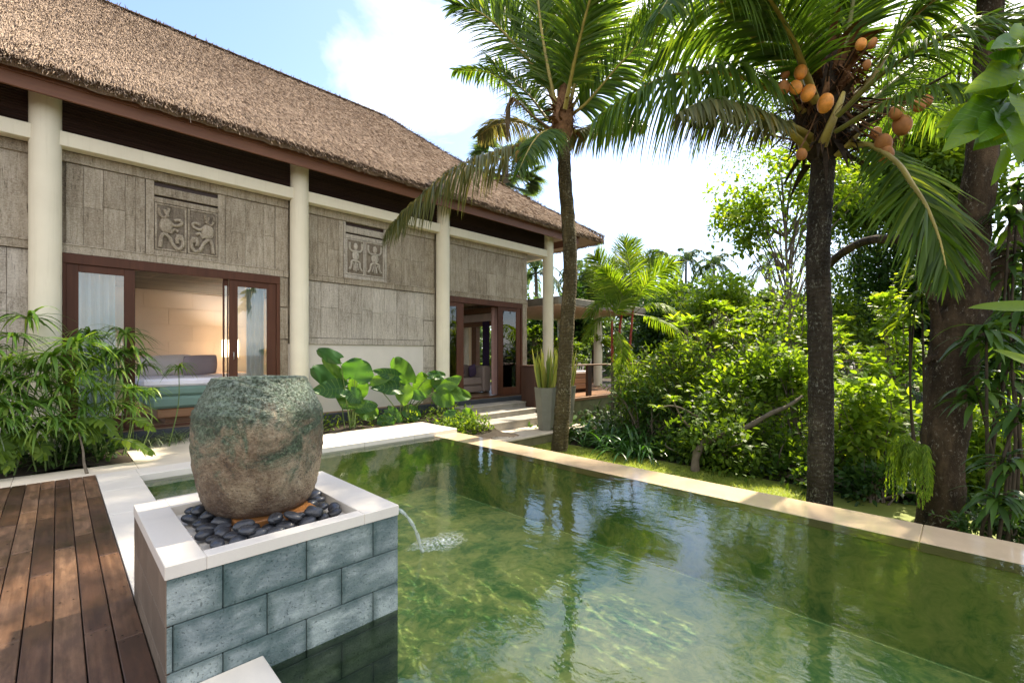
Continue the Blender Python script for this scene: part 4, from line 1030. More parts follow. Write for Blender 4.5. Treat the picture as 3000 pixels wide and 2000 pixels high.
# ------------------------------------------------------------------ coconut palm beside the steps
dA = 10.9
pa = thing('coconut_palm', 'slender leaning coconut palm on the lawn beside the stone steps', 'palm', at(1639, 1322, dA))
tp = px([(1637, 1345), (1640, 1300), (1649, 1180), (1656, 1050), (1665, 900), (1671, 780), (1665, 650), (1656, 540), (1652, 450), (1650, 380)], dA)
TT = catmull(tp, 70); rr = np.interp(np.linspace(0, 1, 70), [0, .08, .3, .6, 1], [.225, .2, .175, .165, .15]) * (1 + .035 * np.sin(np.arange(70) * 1.9))
g = Geo(); g.tube(TT, rr, 20, 0, .5, True, .08); g.build('trunk', M['palm_trunk_mossy'], pa)
cA = at(1650, 350, dA)
def crown_shaft(g, c, r, h, n, m=0):
    for i in range(n):
        a = rng.uniform(0, 6.28); z = rng.uniform(-.5, .6) * h
        b = c + np.array([math.cos(a) * r, math.sin(a) * r, z]); D = unit(np.array([math.cos(a) * .5, math.sin(a) * .5, rng.uniform(-1.0, 1.1)]))
        g.strips(b, D, rng.uniform(.2, .55) * h * 1.4, rng.uniform(.03, .14), .5, None, (1, .9, .7, .4, .05), m)
g = Geo(); g.tube([cA + UP * -.55, cA + UP * -.3, cA, cA + UP * .5, cA + UP * .9], [.17, .24, .26, .16, .05], 14, 0, .4, True, .25); crown_shaft(g, cA, .2, .7, 60)
for i in range(160):
    a = rng.uniform(0, 6.28); b = cA + np.array([math.cos(a) * .2, math.sin(a) * .2, rng.uniform(-.35, .45)])
    g.strips(b, unit(np.array([math.cos(a), math.sin(a), rng.uniform(-.8, .6)])), rng.uniform(.15, .5), .014, .5, None, (1, .8, .5, .2), 0)
g.build('crown_fibre', M['fibre'], pa)
FA = [  # (pixel path with depth offset, leaflet length, droop, side, old?)
    ([(1645, 395, 0), (1500, 430, -.3), (1340, 490, -.6), (1220, 585, -.9), (1137, 668, -1.2)], 1.05, 1.5, 'hang', 1),
    ([(1640, 360, 0), (1605, 200, -.1), (1580, 40, -.1), (1570, -130, .1), (1590, -260, .4)], .95, .12, 'cam', 0),
    ([(1655, 350, .1), (1660, 180, .2), (1668, 20, .4), (1690, -150, .6)], .9, .12, 'cam', 0),
    ([(1648, 330, .3), (1645, 160, .6), (1640, 0, .9), (1600, -150, 1.2)], .9, .12, 'cam', 0),
    ([(1665, 330, .1), (1695, 205, .0), (1748, 80, -.1), (1800, -60, -.2), (1870, -160, -.3)], .9, .25, 'cam', 0),
    ([(1670, 340, 0), (1720, 300, -.1), (1797, 210, -.2), (1880, 110, -.3), (1930, -30, -.5)], .85, .5, 'cam', 0),
    ([(1635, 375, 0), (1590, 370, .2), (1536, 304, .4), (1446, 218, .6), (1330, 206, .7)], .62, .6, 'hang', 0),
    ([(1630, 365, .2), (1600, 345, .6), (1555, 285, 1.0), (1490, 225, 1.4), (1430, 175, 1.6)], .7, .5, 'cam', 0),
    ([(1632, 320, .1), (1590, 230, .2), (1491, 112, .2), (1410, 40, .2), (1330, 15, .2)], .85, .35, 'cam', 0),
    ([(1640, 310, .4), (1560, 160, .8), (1480, 40, 1.0), (1400, -40, 1.2)], .85, .3, 'cam', 0),
    ([(1668, 330, .6), (1760, 180, 1.0), (1850, 90, 1.4), (1960, 40, 1.6)], .85, .35, 'cam', 0),
    ([(1655, 320, -.3), (1690, 150, -.9), (1740, -40, -1.5), (1800, -200, -2)], .9, .3, 'cam', 0),
    ([(1640, 320, .8), (1620, 120, 1.6), (1540, -60, 2.2)], .9, .25, 'cam', 0),
    ([(1660, 390, 0), (1720, 375, .3), (1800, 345, .8), (1890, 370, 1.2)], .75, 1.0, 'hang', 1),
    ([(1640, 400, .3), (1570, 375, .9), (1500, 355, 1.4), (1440, 372, 1.8), (1400, 400, 2.0)], .6, .9, 'hang', 1),
    ([(1650, 395, -.1), (1600, 385, -.8), (1560, 420, -1.4), (1520, 500, -1.7)], .7, 1.3, 'hang', 0),
]
for P_, L_, dr, sd, old in FA:
    g = Geo(); frond(g, px(P_, dA), L_ * 1.32, 120, dr, CR if sd == 'cam' else None, .14, .06, 0, 1, .056, (82, 58) if sd == 'hang' else (58, 24), fold=.12)
    g.build('frond', [M['palm_leaf_old' if old else 'palm_leaf'], M['rachis']], pa)
g = Geo(); frond(g, px([(1610, 375, -.2), (1560, 340, -.3), (1505, 290, -.4), (1490, 330, -.4), (1488, 400, -.4)], dA), .5, 40, 1.6, None, .4, .04, 0, 0, .04)
o = g.build('frond', [M['dead_leaf']], pa); o['label'] = 'dead grey frond hanging down'
for x, y in ((1530, 468), (1519, 460)):
    g = Geo(); g.ellipsoid(at(x, y, dA - .3), (.13, .13, .15), None, 0, .5, 16, 10); g.build('coconut', M['coconut'], pa)

# ------------------------------------------------------------------ coconut palm at the pool rim, heavy with coconuts
dB = 6.95
pb = thing('coconut_palm', 'thick coconut palm with clusters of orange coconuts behind the pool rim', 'palm', at(2402, 1560, dB))
tp = px([(2402, 1590), (2401, 1480), (2405, 1250), (2403, 1000), (2396, 765), (2403, 600), (2411, 480), (2412, 400)], dB)
TT = catmull(tp, 80); rr = np.interp(np.linspace(0, 1, 80), [0, .1, .5, .85, 1], [.19, .172, .16, .16, .15]) * (1 + .03 * np.sin(np.arange(80) * 1.7))
g = Geo(); g.tube(TT, rr, 24, 0, .5, True, .07); g.build('trunk', M['palm_trunk'], pb)
cB = at(2412, 400, dB)
g = Geo(); g.tube([cB + UP * -.35, cB + UP * -.1, cB + UP * .25, cB + UP * .8, cB + UP * 1.5], [.17, .3, .36, .3, .12], 18, 0, .2, True, .35)
crown_shaft(g, cB + UP * .1, .3, .9, 110); g.build('crown_sheath', M['dark_fibre'], pb)
g = Geo(); crown_shaft(g, cB + UP * .75, .32, .8, 130)
for i in range(700):
    a = rng.uniform(0, 6.28); b = cB + np.array([math.cos(a) * .3, math.sin(a) * .3, rng.uniform(-.2, 1.3)])
    D = unit(np.array([math.cos(a), math.sin(a), rng.uniform(-.6, .7)]) + rng.normal(size=3) * .3)
    g.strips(b, D, rng.uniform(.2, .62), .012, rng.uniform(.1, .7), None, (1, .9, .6, .3), 0)
for s_ in ([(2380, 430), (2320, 410), (2250, 395), (2190, 385)], [(2440, 425), (2520, 420), (2590, 420), (2660, 380)], [(2430, 330), (2500, 250), (2530, 170)], [(2400, 330), (2350, 290), (2310, 300)], [(2450, 400), (2540, 370), (2640, 310), (2710, 290)]):
    Q = catmull(px(s_, dB - .2), 16); g.tube(Q, np.linspace(.02, .006, 16), 6, 0)
    for i in range(60):
        b = Q[rng.integers(5, 16)]; g.strips(b, unit(rdir(1)[0] + np.array([0, 0, -.5])), rng.uniform(.15, .42), .01, .4, None, (1, .8, .5, .2), 0)
g.build('flower_stalk', M['fibre'], pb)
FB = [
    ([(2395, 330, -.1), (2300, 190, -.2), (2200, 100, -.4), (2100, -10, -.7), (2010, -60, -1.0), (1930, 40, -1.3)], 1.25, 1.6, None, .055, 0),
    ([(2400, 360, 0), (2270, 270, -.2), (2180, 228, -.4), (2089, 212, -.5), (1960, 222, -.6), (1850, 275, -.6), (1745, 350, -.5)], 1.15, 2.0, None, .045, 0),
    ([(2400, 425, 0), (2345, 385, -.3), (2250, 345, -.6), (2134, 308, -.9), (2062, 299, -1.1), (1990, 330, -1.3)], .6, 2.0, None, .06, 1),
    ([(2395, 300, .1), (2375, 120, .2), (2360, -20, .3), (2300, -160, .3)], .95, .3, 'c', .06, 0),
    ([(2430, 300, .0), (2470, 150, -.1), (2500, -10, -.3), (2520, -160, -.5)], .95, .3, 'c', .06, 0),
    ([(2450, 340, -.1), (2550, 235, -.3), (2645, 85, -.5), (2770, -20, -.8), (2930, -60, -1.2)], .9, .7, None, .06, 0),
    ([(2445, 330, .2), (2560, 220, .5), (2680, 60, .9), (2760, -40, 1.2)], .9, .5, None, .055, 0),
    ([(2455, 380, .1), (2560, 290, .4), (2700, 180, .8), (2860, 130, 1.2), (3010, 140, 1.5)], .85, .8, None, .05, 0),
    ([(2455, 430, -.1), (2540, 425, -.6), (2625, 475, -1.0), (2672, 540, -1.3), (2714, 605, -1.5), (2752, 700, -1.6), (2775, 800, -1.7)], .85, .25, 'c', .05, 0),
    ([(2400, 290, .5), (2330, 140, 1.0), (2220, 20, 1.5), (2080, -40, 1.9)], .9, .6, None, .05, 0),
    ([(2390, 300, -.3), (2310, 90, -1.0), (2200, -80, -1.6)], .9, .4, None, .05, 0),
    ([(2410, 280, .8), (2440, 100, 1.4), (2430, -60, 1.9)], .9, .3, 'c', .05, 0),
    ([(2450, 400, .5), (2600, 330, 1.2), (2760, 320, 1.9), (2900, 380, 2.4)], .8, .9, None, .045, 0),
    ([(2400, 320, .3), (2260, 170, .8), (2130, 110, 1.3), (1990, 130, 1.7), (1900, 200, 1.9)], .8, .9, None, .045, 0),
]
for P_, L_, dr, sd, r0, old in FB:
    g = Geo(); frond(g, px(P_, dB), L_ * 1.22, 100, dr, CR if sd == 'c' else None, .3 if r0 > .05 else .16, r0 * 1.3, 0, 1, .05, (84, 60) if dr >= 1.1 else (60, 24), fold=.12)
    g.build('frond', [M['palm_leaf_old' if old else 'palm_leaf'], M['rachis'] if rng.random() < .6 else M['rachis_green']], pb)
for P_, L_, dr in (([(2455, 340, -.6), (2600, 205, -1.3), (2790, 100, -1.9), (2990, 60, -2.2), (3100, 130, -2.3)], 1.0, .9), ([(2450, 385, -.5), (2600, 300, -1.4), (2790, 250, -2.0), (2950, 330, -2.3), (3000, 430, -2.4)], .7, 1.1)):
    g = Geo(); frond(g, px(P_, dB), L_, 100, dr, None, .22, .045, 0, 1, .036, fold=.12); g.build('frond', [M['palm_leaf'], M['rachis_green']], pb)
def stub(P_, r, mat, lab):
    g = Geo(); Q = catmull(px(P_, dB), 16); g.tube(Q, np.linspace(r, r * .35, 16), 10, 0, .5, True, .1, .55); o = g.build('leaf_base', M[mat], pb); o['label'] = lab
stub([(2408, 430, -.3), (2432, 370, -.45), (2462, 300, -.5), (2472, 270, -.5)], .085, 'rachis', 'cut yellow leaf base')
stub([(2455, 455, -.2), (2490, 420, -.4), (2535, 370, -.5)], .075, 'rachis', 'broad yellow leaf base at the right')
stub([(2360, 440, -.1), (2340, 410, -.3), (2270, 360, -.5), (2160, 325, -.6)], .075, 'rachis', 'yellow leaf base at the left')
stub([(2520, 370, -.3), (2620, 310, -.5), (2720, 250, -.8), (2795, 208, -1.0)], .06, 'dark_fibre', 'dark dried leaf stub')
stub([(2400, 330, -.2), (2418, 270, -.35), (2425, 225, -.4)], .07, 'fibre', 'brown sheath')
CN = [(2345, 212, 24, 0), (2296, 256, 24, 1), (2331, 257, 23, 0), (2367, 273, 26, 0), (2418, 303, 29, 0), (2522, 130, 20, 0), (2556, 128, 18, 1), (2588, 420, 32, 1), (2594, 452, 31, 1), (2643, 367, 36, 1), (2716, 296, 22, 1), (2690, 310, 24, 1), (2348, 452, 22, 1), (2566, 390, 22, 1), (2626, 330, 26, 1), (2300, 220, 18, 1), (2540, 190, 16, 1)]
for i, (x, y, r_, br) in enumerate(CN):
    rad = r_ * dB / 1332 * (.64 if br else .7); g = Geo()
    tl = rng.normal(size=3) * .3; A = unit(np.array([[1, 0, tl[0]], [0, 1, tl[1]], [-tl[0], -tl[1], 1]]))
    g.ellipsoid(at(x, y, dB - .72 + .08 * rng.normal()), (rad * .92, rad * .92, rad * 1.2), A, 0, .5, 24, 14, .03)
    o_ = A[2]; cc = g.V[0].mean(0) + o_ * rad * 1.02
    g.ellipsoid(cc, (rad * .42, rad * .42, rad * .2), A, 1, .5, 12, 6, .1); g.tube([cc, cc + (cB + UP * .5 - cc) * .45, cB + UP * .55 + rng.normal(size=3) * .1], [.014, .011, .016], 6, 1)
    g.build('coconut', [M['coconut_brown' if br else 'coconut'], M['fibre']], pb)

# ------------------------------------------------------------------ old tree behind the rim at the right
dC = 5.8; sc = dC / 1332 / 2 / 1.28
tc = thing('old_tree', 'thick dark lichen spotted tree with forked trunk behind the pool rim', 'tree', at(2752, 1640, dC))
def limb(g, pts, d, k=22, n=46, wob=.1):
    P = catmull([at(p[0], p[1], d + (p[3] if len(p) > 3 else 0)) for p in pts], n); r = np.interp(np.linspace(0, 1, n), np.linspace(0, 1, len(pts)), [p[2] * sc for p in pts])
    g.tube(P, r * (1 + .05 * np.sin(np.arange(n) * 1.3)), k, 0, .5, True, wob); return P
g = Geo()
limb(g, [(2752, 1660, 175), (2752, 1560, 142), (2757, 1400, 128), (2775, 1200, 132), (2800, 1000, 150), (2822, 900, 160), (2832, 800, 120), (2845, 680, 104), (2872, 500, 98), (2890, 250, 84), (2902, 0, 76), (2912, -250, 60), (2900, -500, 40)], dC, 26, 70)
limb(g, [(2815, 1010, 90), (2860, 900, 95), (2905, 810, 82), (2960, 715, 74, .1), (3020, 600, 66, .2), (3090, 400, 52, .4), (3120, 100, 40, .8)], dC, 18)
limb(g, [(2775, 1040, 60), (2748, 1000, 44), (2742, 930, 32), (2722, 850, 26, -.1), (2698, 790, 22, -.2), (2690, 730, 14, -.3)], dC, 12, 30)
limb(g, [(2752, 1050, 40), (2725, 1050, 24), (2708, 1066, 12)], dC, 8, 10)
limb(g, [(2845, 700, 70), (2760, 690, 46, .6), (2640, 700, 42, 1.4), (2540, 705, 40, 2.2), (2470, 740, 44, 3.0), (2432, 772, 46, 3.6)], dC, 14, 40)
e0 = at(2900, -430, dC)
for q in ((9.4, 2.2, 9.7), (9.8, 4.2, 10.0), (8.3, 3.2, 9.8)): g.tube(catmull([e0, e0 * .5 + np.array(q) * .5 + UP * .3, q], 14), np.linspace(.09, .025, 14), 8, 0)  # limbs added out of view to carry the dappling clumps
g.build('trunk', M['tree_trunk'], tc)
CC = clumps(at(2960, -520, dC + .8), (2.7, 2.4, 1.3), 46, .3)
C_dapple = clumps((9.4, 3.2, 9.9), (2.0, 2.4, .9), 24, .2)  # unseen clumps added above the view to dapple plinth and deck
g = Geo(); leaves(g, CC, at(2960, -520, dC + .8), .55, 55, .2, .085, 0, .35, .15); leaves(g, C_dapple, (9.6, 3.4, 9.9), .5, 36, .2, .085, 0, .35, .15); g.build('crown', M['mid_leaf'], tc)
fr = thing('hanging_fern', 'yellow green drooping fern growing on the side of the old tree', 'fern', at(2690, 1330, dC - .2))
g = Geo()
for i in range(26):
    b = at(2696 + rng.normal() * 8, 1320 + rng.normal() * 10, dC - .2); D = unit(-CR * rng.uniform(.1, .8) + UP * rng.uniform(-.1, .35) + CF * rng.normal() * .35)
    l_ = rng.uniform(.45, .75); p1 = b + D * l_ * .35; p2 = p1 + (D * .2 - UP * .8) * l_ * .5; p3 = p2 + (D * .05 - UP) * l_ * .5
    frond(g, [b, p1, p2, p3], .09, 34, 1.2, None, .08, .005, 0, 0, .016, (60, 30), .2)
g.build('foliage', M['lime_leaf'], fr)
# ------------------------------------------------------------------ planting by the deck: umbrella plants and split leaf philodendron
Z0 = lambda p: (p[0] * .3827, 900 + p[1] * .3827)
heads = {
 'tall umbrella plant with narrow drooping leaves in front of the first column': [(215, 75, 250, 9.9), (100, 215, 210, 9.8), (60, 400, 210, 9.5), (20, 560, 240, 9.3), (130, 640, 220, 9.3), (-60, 330, 220, 9.6), (-40, 480, 240, 9.4), (250, 430, 200, 9.8)],
 'bright sunlit umbrella plant with the widest leaf heads at the bedroom door': [(590, 275, 270, 9.5), (400, 365, 290, 9.3), (590, 510, 230, 9.1), (440, 690, 190, 9.0), (290, 560, 240, 9.2), (280, 740, 230, 8.95), (500, 600, 200, 9.2), (350, 480, 230, 9.5)],
 'dark shaded umbrella plant against the left door stile': [(690, 200, 190, 10.1), (960, 190, 220, 10.2), (880, 340, 200, 10.0), (1000, 335, 230, 10.0), (1080, 440, 180, 10.0), (760, 400, 220, 10.0), (660, 420, 220, 10.0), (900, 480, 200, 9.9), (820, 330, 190, 10.1)],
 'umbrella plant nearest the stone path with pale green heads': [(980, 610, 220, 9.5), (850, 740, 210, 9.2), (720, 620, 220, 9.3), (1000, 760, 190, 9.3), (640, 760, 220, 9.0), (1370, 450, 150, 10.0), (740, 860, 180, 9.0), (1130, 640, 170, 9.7)],
 'low umbrella plant at the left corner of the deck': [(60, 760, 260, 8.9), (170, 860, 230, 8.8), (20, 900, 240, 8.8), (400, 850, 240, 8.8), (560, 880, 220, 8.8), (-60, 700, 240, 8.9), (-70, 860, 240, 8.8), (280, 930, 200, 8.75)]}
for lab, hs in heads.items():
    P0 = np.mean([atY(*Z0(h[:2]), h[3]) for h in hs], 0)
    t = thing('umbrella_plant', lab, 'plant', (P0[0], max(P0[1], 8.9), 0), 'umbrella plants beside the deck')
    g = Geo(); gs = Geo()
    for (x, y, l_, Y) in hs:
        c = atY(*Z0((x, y + 14)), Y); L_ = l_ * .34 * np.linalg.norm(c[:2]) / 1332 * 1.0
        gp = np.array([c[0] * .7 + P0[0] * .3 + rng.normal() * .06, max(c[1] * .6 + P0[1] * .4, 8.85), 0.0])
        gs.tube(catmull([gp, (gp + c) / 2 + rng.normal(size=3) * .05, c], 10), np.linspace(.011, .006, 10), 6, 0)
        n = rng.integers(30, 40); a = np.arange(n) * 2.4 + rng.random(n) * .5
        tilt = rng.normal(size=2) * .25; el = rng.uniform(.1, 1.0, n)
        D = np.stack([np.cos(a), np.sin(a), el + tilt[0] * np.cos(a) + tilt[1] * np.sin(a)], 1)
        g.strips(np.repeat(c[None], n, 0), D, L_ * rng.uniform(.75, 1.15, n), L_ * .072 * rng.uniform(.8, 1.2, n), rng.uniform(.55, 1.15, n), None, (.5, .9, 1, .9, .65, .35, .02), 0, None, .12)
    g.build('foliage', M['fern_leaf'], t); gs.build('stem', M['stem'], t)
def philo(name, label, base, specs, Lm=.2, mat='mid_leaf', group=None):
    t = thing(name, label, 'plant', base, group); gs = Geo(); g = Geo()
    for (x0, y0, x1, y1, Y0_, Y1_, w_) in specs:
        b = atY(*Z0((x0, y0)), Y0_); e = atY(*Z0((x1, y1)), Y1_)
        frond(g, [b, (b + e) / 2 + UP * .05, e], w_, 9, .35, None, .02, .012, 0, 1, .075, (80, 30), .08, .45, .1, 0.0)
        gs.tube(catmull([np.array(base), (np.array(base) + b) / 2 + UP * .06, b], 8), .009, 6, 0)
    g.build('leaf', [M[mat], M['pale_leaf']], t); gs.build('stem', M['stem'], t)
philo('philodendron', 'split leaf philodendron with bright lobed leaves at the path edge', (.42, 9.0, .02), [(660, 860, 700, 1010, 8.8, 8.6, .24), (860, 1000, 1150, 1110, 8.75, 8.5, .25), (960, 850, 1160, 930, 9.0, 8.7, .2), (700, 830, 860, 960, 8.8, 8.6, .22), (620, 850, 560, 980, 8.8, 8.6, .2)], group='philodendrons beside the deck')
philo('philodendron', 'split leaf philodendron low at the far left deck corner', (-.45, 8.95, .02), [(200, 960, 120, 1130, 8.8, 8.55, .22), (40, 1060, -30, 1180, 8.75, 8.5, .24), (100, 950, 260, 1090, 8.8, 8.6, .2), (-10, 960, 60, 1230, 8.7, 8.5, .2), (280, 1010, 330, 1150, 8.8, 8.6, .18)], group='philodendrons beside the deck')
g = Geo()
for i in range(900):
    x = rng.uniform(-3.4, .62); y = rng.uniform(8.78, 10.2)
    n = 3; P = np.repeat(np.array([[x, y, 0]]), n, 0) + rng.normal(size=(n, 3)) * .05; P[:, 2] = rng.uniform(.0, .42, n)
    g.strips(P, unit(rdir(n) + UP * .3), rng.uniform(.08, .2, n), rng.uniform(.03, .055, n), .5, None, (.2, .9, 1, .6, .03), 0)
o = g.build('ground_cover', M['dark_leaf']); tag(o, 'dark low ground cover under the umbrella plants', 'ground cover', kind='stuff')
t = thing('young_stem', 'single bare brown stem rising at the deck corner', 'plant', (.28, 8.35, 0)); g = Geo()
g.tube(catmull([(.28, 8.3, 0), (.255, 8.42, .12), (.245, 8.5, .3), (.2, 8.6, .55)], 12), np.linspace(.02, .008, 12), 8, 0); g.build('stem', M['branch'], t)
g = Geo(); P = np.array([(.2, 8.6, .52)] * 8); g.strips(P, unit(rdir(8) + UP * .5), .22, .03, .6, None, (.3, 1, .9, .5, .03), 0); g.build('foliage', M['fern_leaf'], t)
for (x, y, lab) in ((1.05, 10.0, 'pale striped spider plant left of the jar'), (1.5, 10.15, 'second spider plant with arching thin leaves by the dark base')):
    t = thing('spider_plant', lab, 'plant', (x, y, .0)); g = Geo(); n = 90
    P = np.repeat(np.array([[x, y, .02]]), n, 0) + rng.normal(size=(n, 3)) * [.08, .06, 0]
    a = rng.uniform(0, 6.28, n); D = np.stack([np.cos(a), np.sin(a), rng.uniform(.5, 1.6, n)], 1)
    g.strips(P, D, rng.uniform(.3, .62, n), .016, rng.uniform(.5, 1.0, n), None, (.7, 1, .9, .6, .3, .02), 0, None, .1); g.build('foliage', M['pale_leaf'], t)

# ------------------------------------------------------------------ elephant ear plants against the pale wall
ZE = lambda p: (900 + p[0] * .2232, 1000 + p[1] * .2232)
E1 = [(430, 230, 80, 110, 150, .25), (520, 490, 150, 210, 110, .8), (420, 510, 0, 350, 230, .2), (500, 610, 90, 640, 210, .25), (620, 500, 720, 215, 350, .2), (590, 640, 615, 400, 100, .85), (660, 720, 790, 510, 150, .6), (600, 680, 470, 880, 330, .7), (560, 650, 700, 810, 170, .2), (650, 870, 940, 830, 150, .4), (720, 900, 950, 960, 200, .8)]
E2 = [(1340, 540, 1110, 180, 240, .6), (1290, 560, 880, 600, 220, .2), (1200, 460, 890, 380, 130, .2), (830, 540, 1150, 435, 110, .8), (1270, 580, 1275, 840, 200, 1.0), (1520, 690, 1500, 390, 220, .8), (1370, 690, 1570, 730, 120, .5), (1600, 450, 1840, 430, 110, .2), (1800, 610, 1610, 470, 180, .7), (1780, 620, 2030, 450, 150, .75), (1720, 650, 2210, 720, 190, .7), (1690, 690, 1940, 830, 210, .75), (1280, 900, 1510, 990, 160, .45), (1060, 890, 1250, 1060, 130, .5), (980, 1110, 1130, 970, 200, .3), (1480, 1090, 1220, 1130, 180, .4)]
E3 = [(2040, 950, 2210, 1010, 170, 1.0), (1970, 1030, 2090, 1120, 90, .6), (1870, 1110, 2010, 1150, 100, .6), (2120, 1100, 2250, 1060, 110, .6), (2030, 1160, 2170, 1200, 110, .5), (1820, 980, 1960, 900, 100, .6)]
for lab, ls, bp in (('elephant ear plant with dark leaves and one white sunlit leaf beside the second column', E1, (560, 1050)), ('largest elephant ear plant with a glowing yellow leaf in front of the third column', E2, (1250, 1010)), ('small elephant ear plant at the foot of the stone steps', E3, (2100, 1160))):
    Yb = 9.4 if ls is not E3 else 9.0
    b0 = atY(*ZE(bp), Yb); b0[2] = 0.0 if ls is not E3 else -.2
    t = thing('elephant_ear', lab, 'plant', b0, 'elephant ear plants by the wall')
    for (x0, y0, x1, y1, w_, rv) in ls:
        dy = rng.uniform(-.3, .1); b = atY(*ZE((x0, y0)), Yb + dy); e = atY(*ZE((x1, y1)), Yb + dy + rng.uniform(-.25, .05))
        W_ = w_ * .2232 * np.linalg.norm(b[:2]) / 1332
        vdir = unit(e - b); sd = unit(np.cross(vdir, unit(b - np.array([0, 0, H])) + UP * -.15))
        g = Geo(); broad(g, b, e, sd, W_ * 1.3, 0, rv, .12, .12, True, .07, 13, 18, 0, 1)
        g.strips(b + UP * .004, unit(e - b), np.linalg.norm(e - b) * .85, .012, .05, sd, (1, .8, .5, .1), 0, 1.0)
        lf = g.build('leaf', [M['ear_leaf'], M['vein']], t)
        g = Geo(); s0 = b0 + np.array([rng.normal() * .06, rng.normal() * .06, 0])
        g.tube(catmull([s0, s0 * .4 + b * .6 + np.array([0, .02, .1]), b], 10), np.linspace(.014, .007, 10), 6, 0); g.build('stalk', M['stem'], lf)
g = Geo()
for i in range(210):
    x = rng.uniform(2.8, 7.8); y = rng.uniform(9.15, 10.3); n = 5
    P = np.repeat(np.array([[x, y, 0]]), n, 0) + rng.normal(size=(n, 3)) * .06; P[:, 2] = rng.uniform(-.02, .24, n)
    g.strips(P, unit(rdir(n) + UP * .5), rng.uniform(.06, .13, n), rng.uniform(.03, .055, n), .4, None, (.2, 1, .8, .03), 0, None)
for i in range(260):
    x = rng.uniform(6.2, 7.4); y = rng.uniform(7.95, 9.1); n = 5
    P = np.repeat(np.array([[x, y, -.2]]), n, 0) + rng.normal(size=(n, 3)) * .06; P[:, 2] = rng.uniform(-.3, .1, n)
    g.strips(P, unit(rdir(n) + UP * .5), rng.uniform(.06, .14, n), rng.uniform(.03, .06, n), .4, None, (.2, 1, .8, .03), 0, None)
o = g.build('ground_cover', M['mid_leaf']); tag(o, 'small leafy ground cover between the elephant ears', 'ground cover', kind='stuff')

# ------------------------------------------------------------------ pots with snake plants
def snake_pot(x, y, z, plab, slab):
    t = thing('tall_pot', plab, 'pot', (x, y, z)); g = Geo(); h = 1.16
    pr = [(.0, 0), (.185, .0), (.2, .02), (.31, h - .02), (.32, h), (.285, h), (.27, h - .06), (.0, h - .06)]
    g.lathe((x, y, z), pr, 6, 0, .5, .3)
    for q in range(len(g.Sm)): g.Sm[q][:] = False
    g.build('pot_body', M['pot'], t)
    s = thing('snake_plant', slab, 'plant', (x, y, z + h - .06)); g = Geo(); n = 64
    a = rng.uniform(0, 6.28, n); r_ = .24 * rng.random(n) ** .5; P = np.stack([x + r_ * np.cos(a), y + r_ * np.sin(a), np.full(n, z + h - .07)], 1)
    D = np.stack([np.cos(a) * r_ * .7, np.sin(a) * r_ * .7, np.ones(n)], 1) + rng.normal(size=(n, 3)) * .07
    g.strips(P, D, rng.uniform(.6, 1.22, n), rng.uniform(.05, .085, n), 0, rdir(n), (.55, .8, 1, 1, .8, .5, .03), 0, None, .2); g.build('foliage', M['snake_leaf'], s)
snake_pot(9.42, 8.12, -.48, 'tall grey green faceted pot standing left of the leaning palm', 'yellow edged snake plant in the left tall pot')
snake_pot(10.25, 8.1, -.48, 'second tall grey pot half hidden behind the leaning palm', 'snake plant half hidden behind the leaning palm trunk')

# ------------------------------------------------------------------ lawn
g = Geo(); N = 46000
x = 6.06 + rng.random(N) ** 1.0 * 3.0; y = rng.uniform(1.5, 7.7, N); P = np.stack([x, y, np.full(N, LAWN)], 1)
g.strips(P, unit(rng.normal(size=(N, 3)) * .45 + UP), rng.uniform(.03, .075, N), .006, .25, rdir(N), (1, .8, .1), 0)
g.add([(6.04, -2, LAWN + .006), (9.3, -2, LAWN + .006), (9.3, 7.75, LAWN + .006), (6.04, 7.75, LAWN + .006)], [(0, 1, 2, 3)], 0, .85, False)
o = g.build('lawn', M['grass']); tag(o, 'short sunlit lawn strip beyond the pool rim', 'lawn', kind='stuff')

